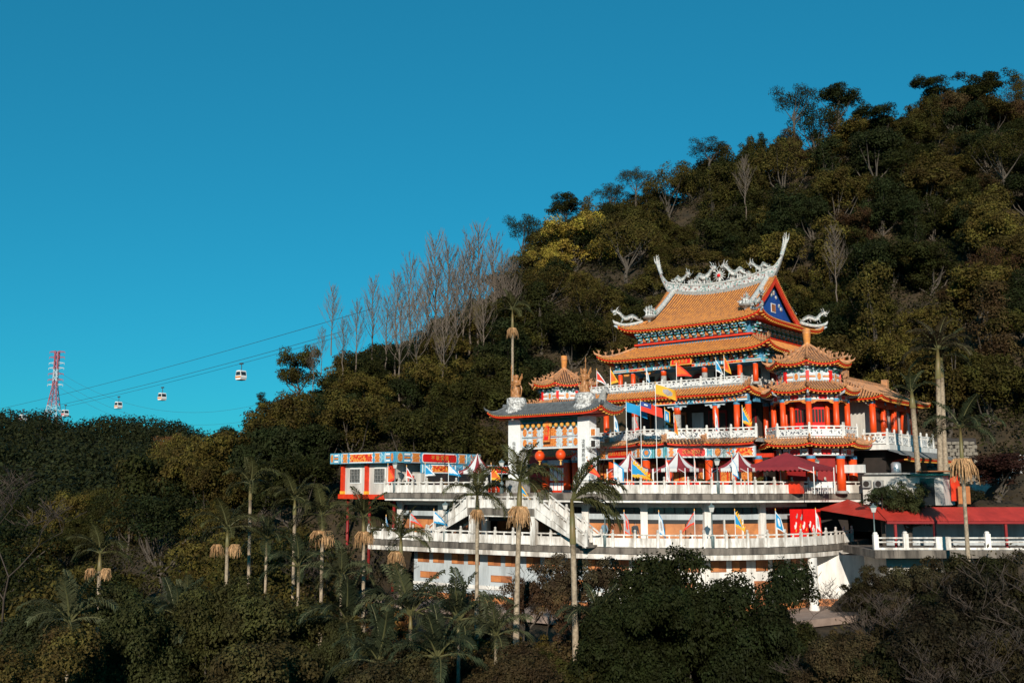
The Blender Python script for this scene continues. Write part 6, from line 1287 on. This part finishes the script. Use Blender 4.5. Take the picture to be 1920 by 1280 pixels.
# undergrowth that fills the ground between trees: leaf faces on the soil
rng = np.random.default_rng(9); PU = []
while len(PU) < 60000:
    b = rng.uniform(-60,1980); Y = 34+rng.random()**1.5*110; x = (b-960)/FPX*Y; u, v = UV(x, Y)
    if -23 < u < 17 and -28.5 < v < 11: continue
    h = hsc(x, Y)
    for _ in range(5): PU.append((x+rng.normal()*0.5, Y+rng.normal()*0.5, h+abs(rng.normal())*0.45))
PU = np.array(PU); NU = rng.normal(size=PU.shape)*0.6+np.array([0,-0.3,0.8])
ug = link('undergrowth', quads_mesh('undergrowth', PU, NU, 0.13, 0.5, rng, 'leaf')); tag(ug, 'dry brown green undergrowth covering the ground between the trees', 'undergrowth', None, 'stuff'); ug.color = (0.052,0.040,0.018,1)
UC, UR = [], []
while len(UC) < 4200:
    b = rng.uniform(-60,2000); Y = 60+rng.random()*100; x = (b-960)/FPX*Y; u, v = UV(x, Y)
    if -24 < u < 24 and -40 < v < 11: continue
    if u >= 15 and Y < 79.5: continue
    h = hsc(x, Y); r = rng.uniform(0.7,1.7); UC.append((x, Y, h+r*0.35)); UR.append(r)
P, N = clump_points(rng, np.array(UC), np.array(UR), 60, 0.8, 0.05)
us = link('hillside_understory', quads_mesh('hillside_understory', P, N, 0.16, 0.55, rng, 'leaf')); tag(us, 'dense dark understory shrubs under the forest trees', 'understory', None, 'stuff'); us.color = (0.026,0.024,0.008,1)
# far hill: one mass of tree crowns
FC, FR = [], []
for _ in range(1500):
    b = rng.uniform(-150, 640); Y = rng.uniform(165, 352); x = (b-960)/FPX*Y; h = hsc(x, Y)
    if Y > 300 and rng.random() < 0.3: continue
    r = rng.uniform(1.4,2.6)+3.2*rng.random()**3; FC.append((x, Y, h+r*0.9)); FR.append(r)
P, N = clump_points(rng, np.array(FC), np.array(FR), 150, 0.85, 0.1)
fo = link('far_forest', quads_mesh('far_forest', P, N, 0.42, 0.6, rng, 'leaf')); tag(fo, 'dark forest covering the far hill under the cable car', 'forest', None, 'stuff'); fo.color = (0.024,0.027,0.010,1)

# ------------------------------------------------------------------ palms
def frond_mesh(seed, L, e0, droop, ll=0.75, dead=False):
    rgf = random.Random(seed); b = MB(); n = 22; pts = []; p = Vector((0,0,0)); 
    for i in range(n+1):
        pts.append(p.copy()); a = e0-droop*(i/n)**1.4; p = p+Vector((math.cos(a),0,math.sin(a)))*(L/n)
    b.tube(pts, [0.045*(1-0.85*i/n)+0.006 for i in range(n+1)], 4, 1)
    for i in range(3, n):
        for h in (0, 0.5):
            t = (i+h)/n; q = pts[i].lerp(pts[min(n,i+1)], h); d = (pts[min(n,i+1)]-pts[i-1]).normalized(); up = Vector((-d.z,0,d.x)); ln = ll*(0.35+0.75*math.sin(math.pi*min(1,t*0.92+0.08)))*rgf.uniform(0.8,1.1)
            for s in (-1,1):
                side = Vector((0,s,0)); e = q+(d*0.55+side*0.75+up*rgf.uniform(0.0,0.35))*ln*0.55; f_ = e+(d*0.6+side*0.45-Vector((0,0,1))*rgf.uniform(0.4,1.0))*ln*0.5; w_ = d*0.03
                b.add([q-w_*0.5,q+w_*0.5,e+w_,e-w_,f_], [(0,1,2,3),(3,2,4)], 0)
    return b.mesh('frond', ['frond','rachis'])
FR_ = {'up':[frond_mesh(i, 2.3, R(80), R(35+15*i), 0.7) for i in range(2)], 'mid':[frond_mesh(5+i, 2.6, R(52), R(85+15*i), 0.75) for i in range(3)], 'low':[frond_mesh(9+i, 2.6, R(15), R(85+10*i), 0.75) for i in range(2)]}
def fruit_mesh(seed, w_=0.8):
    rgf = random.Random(seed); b = MB()
    for i in range(130):
        a = rgf.uniform(0,6.28); r = w_*rgf.uniform(0.35,1.0)*0.6; z = -rgf.uniform(0.15,1.0)
        k = rgf.uniform(0.6,1.15); b.tube([(0,0,0.05),(r*math.cos(a)*0.6,r*math.sin(a)*0.6,0.16-0.1*rgf.random()),(r*k*math.cos(a),r*k*math.sin(a),z*0.35),(r*k*(1.0+0.25*rgf.random())*math.cos(a),r*k*1.1*math.sin(a),z*k)], [0.014,0.02,0.018,0.01], 3, 0, False)
    return b.mesh('fruit_strands', 'fruit')
FRU = [fruit_mesh(i) for i in range(3)]
def palm(label, b, ycrown, ybase, Y, nfr=13, scale=1.0, fruits=(), lean=0.0, wind=0.0, shaft=1.0, group='tall feather palms', seed=0, col=(0.044,0.042,0.016), r0=0.125):
    rgp = random.Random(seed); top = at(b, ycrown, Y); base = at(b+lean, ybase, Y); gz = hsc(base.x, Y); bz = min(base.z, gz+0.3)
    t = wthing('palm_tree', label, 'palm tree', Vector((base.x, Y, bz)), group); dx, h = top.x-base.x, top.z-bz; n = 10
    path = [(dx*(i/n)**1.3, 0.05*math.sin(i), h*i/n) for i in range(n+1)]
    hs = max(0.2, h-1.25*shaft*scale); k = hs/h; P_ = [(dx*(i/n*k)**1.3, 0.0, hs*i/n) for i in range(n+1)]
    link('trunk', MB().tube(P_, [r0*(1.25-0.45*min(1,i/n*1.6)) for i in range(n+1)], 9).mesh('trunk','palmt',True), t)
    link('crownshaft', MB().tube([P_[-1],(lerp(P_[-1][0],dx,0.5),0,lerp(hs,h,0.5)),(dx,0,h)], [r0*0.95,r0*0.8,r0*0.45], 9).mesh('crownshaft','shaft',True), t)
    for i in range(nfr):
        kd = 'up' if i < 3 else ('mid' if i < 3+(nfr-3)*0.6 else 'low'); me = FR_[kd][rgp.randrange(len(FR_[kd]))]; a = i*2.4+rgp.uniform(-.3,.3)
        if wind: a = math.atan2(math.sin(a)*(1-wind), math.cos(a)*(1-wind)+wind*1.2)
        f_ = link('frond', me, t, (dx,0,h-0.05), a); sc = scale*rgp.uniform(0.85,1.12); f_.scale = (sc,sc,sc); f_.rotation_euler = (rgp.uniform(-.2,.2), rgp.uniform(-.15,.15)+(0.15 if wind else 0), a); v_ = rgp.uniform(0.7,1.4); f_.color = (col[0]*v_,col[1]*v_,col[2]*v_,1)
    for i, (fx, s) in enumerate(fruits):
        o = link('fruit_strands', FRU[i % 3], t, (P_[-1][0]+fx, -0.15, hs+0.05), i); o.scale = (s*0.8,s*0.8,s*0.7)
    return t
DK = (0.030,0.036,0.017)
palm('tall palm with straw fruit skirt in front of the gateway', 975, 900, 1215, 50, 12, 0.92, ((0,1.5),(0.1,1.3)), -9, 0.25, 1.3, seed=1, r0=0.16)
palm('tall palm with fronds blown right in front of the right stair', 1072, 935, 1330, 47, 14, 1.05, (), 10, 0.65, 1.6, seed=2, r0=0.17)
palm('tall palm left of the gateway with pale new spear', 895, 925, 1175, 52, 11, 0.78, ((0,1.0),), -1, 0.1, 1.0, seed=3)
palm('shorter palm before the basement wall with hanging fruit', 752, 1005, 1230, 54, 10, 0.78, ((-0.25,1.2),), -2, 0.3, 1.0, seed=4)
palm('palm with pale fruit below the annex corner', 682, 968, 1190, 56, 11, 0.8, ((0,1.3),(0.3,0.9)), 0, 0.1, 1.0, seed=5)
palm('palm with drooping fruit left of the annex', 605, 965, 1140, 57, 11, 0.85, ((-0.2,1.3),(0.3,1.2)), -2, 0.0, 1.0, seed=6)
palm('slender palm left of the annex with thin white trunk', 553, 935, 1115, 60, 12, 0.85, (), -2, 0.0, 0.9, seed=7)
palm('palm with feathery crown standing over the valley trees', 470, 905, 1095, 60, 12, 0.9, (), -1, 0.0, 0.9, seed=8)
palm('short palm with two round fruit clusters', 427, 990, 1110, 58, 11, 0.85, ((-0.55,1.0),(0.5,1.0)), 0, 0.0, 1.0, seed=9)
palm('small palm with paired fruit clusters at far lower left', 188, 1035, 1165, 52, 10, 0.75, ((-0.4,0.8),(0.4,0.8)), 0, 0.0, 1.0, seed=10)
palm('tall palm trunk with broken top right of the temple', 1709, 735, 950, 73, 7, 0.8, (), 19, 0.0, 1.2, seed=11, col=DK, r0=0.24)
palm('tallest palm right of the temple with brown drooping fronds', 1758, 655, 950, 73, 12, 1.2, (), 6, 0.0, 1.5, seed=12, col=(0.034,0.026,0.014), r0=0.23)
palm('tall palm close behind the tallest one on the right', 1764, 668, 950, 75, 10, 1.1, (), 12, 0.0, 1.2, seed=13, col=DK, r0=0.22)
palm('palm with straw skirt standing in front of the red roof', 1800, 800, 1120, 62, 11, 1.0, ((0,2.1),(-0.2,1.8)), 20, 0.2, 1.8, seed=14, col=DK, r0=0.14)
palm('lone palm on the hillside left of the temple', 961, 580, 770, 104, 11, 1.0, ((0,1.6),), 0, 0.0, 1.8, seed=15, r0=0.17)
for i, (b, yc, Y, s) in enumerate([(770,1150,46,1.1),(650,1165,46,1.1),(860,1160,45,1.1),(130,1165,46,1.0),(330,1150,48,0.9),(710,1240,41,1.0),(930,1190,44,0.9),(1120,1170,47,0.9),(560,1060,56,0.9),(640,1080,54,0.9),(820,1230,40,1.0),(500,1010,60,0.8),(350,1140,50,0.8)]):
    lab = ['in front of the golden bush','left of the basement corner','below the palm with the pale spear','in the valley foreground at far left','low in the valley left of the palms','at the bottom below the annex','beside the tallest front trunk','right of the tallest front trunk','under the slender palm','under the palm with drooping fruit','at the very bottom left of centre','under the feathery palm','among the valley bushes'][i]
    palm('young low feather palm '+lab, b, yc, yc+70, Y, 11, s, (), 0, 0.0, 0.5, 'young palms below the terraces', 30+i, (0.030,0.036,0.018) if i % 3 else (0.060,0.062,0.030), 0.10)
# potted shrubs
for i, (u, v, z, c_, r_) in enumerate([(-19.0,-21.8,ZU,GREENS[2],0.6),(-16.2,-21.5,ZU,OLV,0.5),(-14.5,-21.3,ZU,(0.16,0.08,0.02),0.5),(0.4,-18.6,ZU,(0.08,0.03,0.02),0.9),(6.6,-15.8,ZU,GREENS[3],0.55),(9.3,-12.6,ZU,OLV,0.6),(-5.8,-9.6,ZF1,(0.10,0.05,0.02),0.6),(1.2,-11.2,ZF1,OLV,0.6),(2.6,-9.6,ZF1,(0.28,0.03,0.04),0.4),(-2.6,-10.8,ZF1,(0.30,0.04,0.05),0.4)]):
    pot(['clipped green pot plant by the annex','olive pot plant before the shop window','yellowish pot plant right of the shop window','reddish leafy pot plant beside the right gateway pillar','green pot plant between the second and third tent','olive pot plant by the third tent','brownish pot tree at the left of the first floor balcony','pot tree at the balcony corner','pot of red flowers on the first floor balcony','pot of pink flowers left of the balcony corner'][i], u, v, z, c_, r_, r_*2.2, i)

# ------------------------------------------------------------------ cable car, pylon
py = at(98, 800, 345); py.z = hsc(py.x, 345)
pyl = wthing('power_pylon', 'red and white lattice pylon on the far hill', 'pylon', py); zt = at(98,659,345).z-py.z
def pw(t): return lerp(3.3, 0.55, min(1, t/0.62)**0.8) if t < 0.62 else 0.62
lv = [i/14 for i in range(15)]
for i in range(14):
    a, c_ = lv[i], lv[i+1]; wa, wc = pw(a), pw(c_); za, zc = a*zt, c_*zt; b = MB(); m_ = 'steel_red' if i in (0,1,2,5,6,7,8,11,12,13) else 'steel_wh'
    for sx, sy in ((-1,-1),(1,-1),(1,1),(-1,1)): b.tube([(sx*wa,sy*wa,za),(sx*wc,sy*wc,zc)], 0.13, 4)
    for (p, q) in (((-1,-1),(1,-1)),((1,-1),(1,1)),((1,1),(-1,1)),((-1,1),(-1,-1))):
        b.tube([(p[0]*wa,p[1]*wa,za),(q[0]*wc,q[1]*wc,zc)], 0.07, 3); b.tube([(q[0]*wa,q[1]*wa,za),(p[0]*wc,p[1]*wc,zc)], 0.07, 3); b.tube([(p[0]*wc,p[1]*wc,zc),(q[0]*wc,q[1]*wc,zc)], 0.06, 3)
    part(pyl, 'tower_section', b, m_)
for i, (f_, m_) in enumerate(((0.60,'steel_wh'),(0.66,'steel_red'),(0.73,'steel_red'),(0.80,'steel_wh'),(0.86,'steel_wh'),(0.93,'steel_red'),(0.995,'steel_red'))):
    z = zt*f_; b = MB(); w_ = 2.7
    for s in (-1,1):
        b.tube([(s*0.5,0,z+0.35),(s*w_,0,z+0.1)], [0.14,0.06], 4); b.tube([(s*0.5,0,z-0.3),(s*w_,0,z+0.1)], [0.12,0.06], 4); b.tube([(s*w_,0,z+0.1),(s*w_,0,z-0.6)], 0.07, 4)
    part(pyl, 'cross_arm', b, m_)
def catenary(p, q, sag, n=24): return [Vector(p).lerp(Vector(q), i/n)-Vector((0,0,sag*4*(i/n)*(1-i/n))) for i in range(n+1)]
def cable(label, p, q, sag, r):
    o = link('ropeway_cable', MB().tube(catenary(p,q,sag), r, 4).mesh('ropeway_cable','cable')); tag(o, label, 'cable', 'cables in the sky')
cA = at(700, 578, 150); cable('upper ropeway cable rising to the right across the sky', at(-60,778,360), cA, 1.2, 0.042)
cB = at(640, 622, 150); pB = at(-60, 790, 350); cable('lower ropeway cable that carries the gondolas', pB, cB, 1.5, 0.04)
cable('twin of the gondola cable just below it', at(-60,795,352), at(640,630,152), 1.5, 0.032)
for i, (ya, yb) in enumerate(((748,758),(770,772),(775,786))): cable(['faint power line highest over the far hill','faint power line in the middle over the far hill','faint power line lowest over the far hill'][i], at(100,690+i*14,345), at(520,ya+6*i,300), 9, 0.03)
def gondola(label, b, yc, Y, red):
    c_ = at(b, yc, Y); t = wthing('gondola', label, 'gondola', c_-Vector((0,0,1.1)), 'cable car gondolas', R(-35)); h = 2.2
    prof = [(-0.78,0.0),(0.78,0.0),(0.98,0.55),(0.90,1.05),(0.68,2.0),(0.5,2.15),(-0.5,2.15),(-0.68,2.0),(-0.90,1.05),(-0.98,0.55)]
    part(t, 'cabin', MB().prism(prof, -0.85, 0.85), 'wfine'); 
    for y in (-0.86, 0.86): part(t, 'window', MB().prism([(-0.80,1.0),(0.80,1.0),(0.62,1.85),(-0.62,1.85)], y-0.02, y+0.02), 'glass')
    for s in (-1,1): part(t, 'window', MB().add([(s*0.935,-0.7,1.0),(s*0.935,0.7,1.0),(s*0.74,0.7,1.85),(s*0.74,-0.7,1.85)], [(0,1,2,3)]), 'glass')
    part(t, 'lower_band', MB().box(-0.93,0.93,-0.89,0.89,0.42,0.80), 'sign' if red else 'gold2'); part(t, 'floor_pan', MB().box(-0.7,0.7,-0.75,0.75,-0.12,-0.002), 'dark')
    part(t, 'hanger', MB().tube([(0,0,2.14),(0,0.1,3.0),(0,0.0,3.7)], 0.09, 5), 'cable'); part(t, 'grip', MB().box(-0.55,0.55,-0.16,0.16,3.6,3.95), 'cable')
for b, yc, Y, red, lab in ((452,703,225,False,'cable car gondola nearest the wooded ridge'),(304,743,290,False,'cable car gondola second from the ridge'),(222,759,318,False,'cable car gondola in the middle of the sky above the far hill'),(122,774,330,True,'red and white gondola just right of the pylon foot'),(43,783,320,True,'red and white gondola in front of the far hill at the left edge')):
    gondola(lab, b, yc, Y, red)

# ------------------------------------------------------------------ look-alikes are told apart by their place
ONES = ['first','second','third','fourth','fifth','sixth','seventh','eighth','ninth','tenth','eleventh','twelfth','thirteenth','fourteenth','fifteenth','sixteenth','seventeenth','eighteenth','nineteenth','twentieth']
ONES += ['twenty-'+w_ for w_ in ONES[:9]]+['thirtieth']+['thirty-'+w_ for w_ in ONES[:9]]+['fortieth']
same = {}
for o in COL.objects:
    if o.parent is None and 'label' in o: same.setdefault(o['label'], []).append(o)
for lab, os_ in same.items():
    if 1 < len(os_) <= 40:
        os_.sort(key=lambda o: bearing(o.location.x, o.location.y))
        for i, o in enumerate(os_): o['label'] = lab+', '+ONES[i]+' from left'
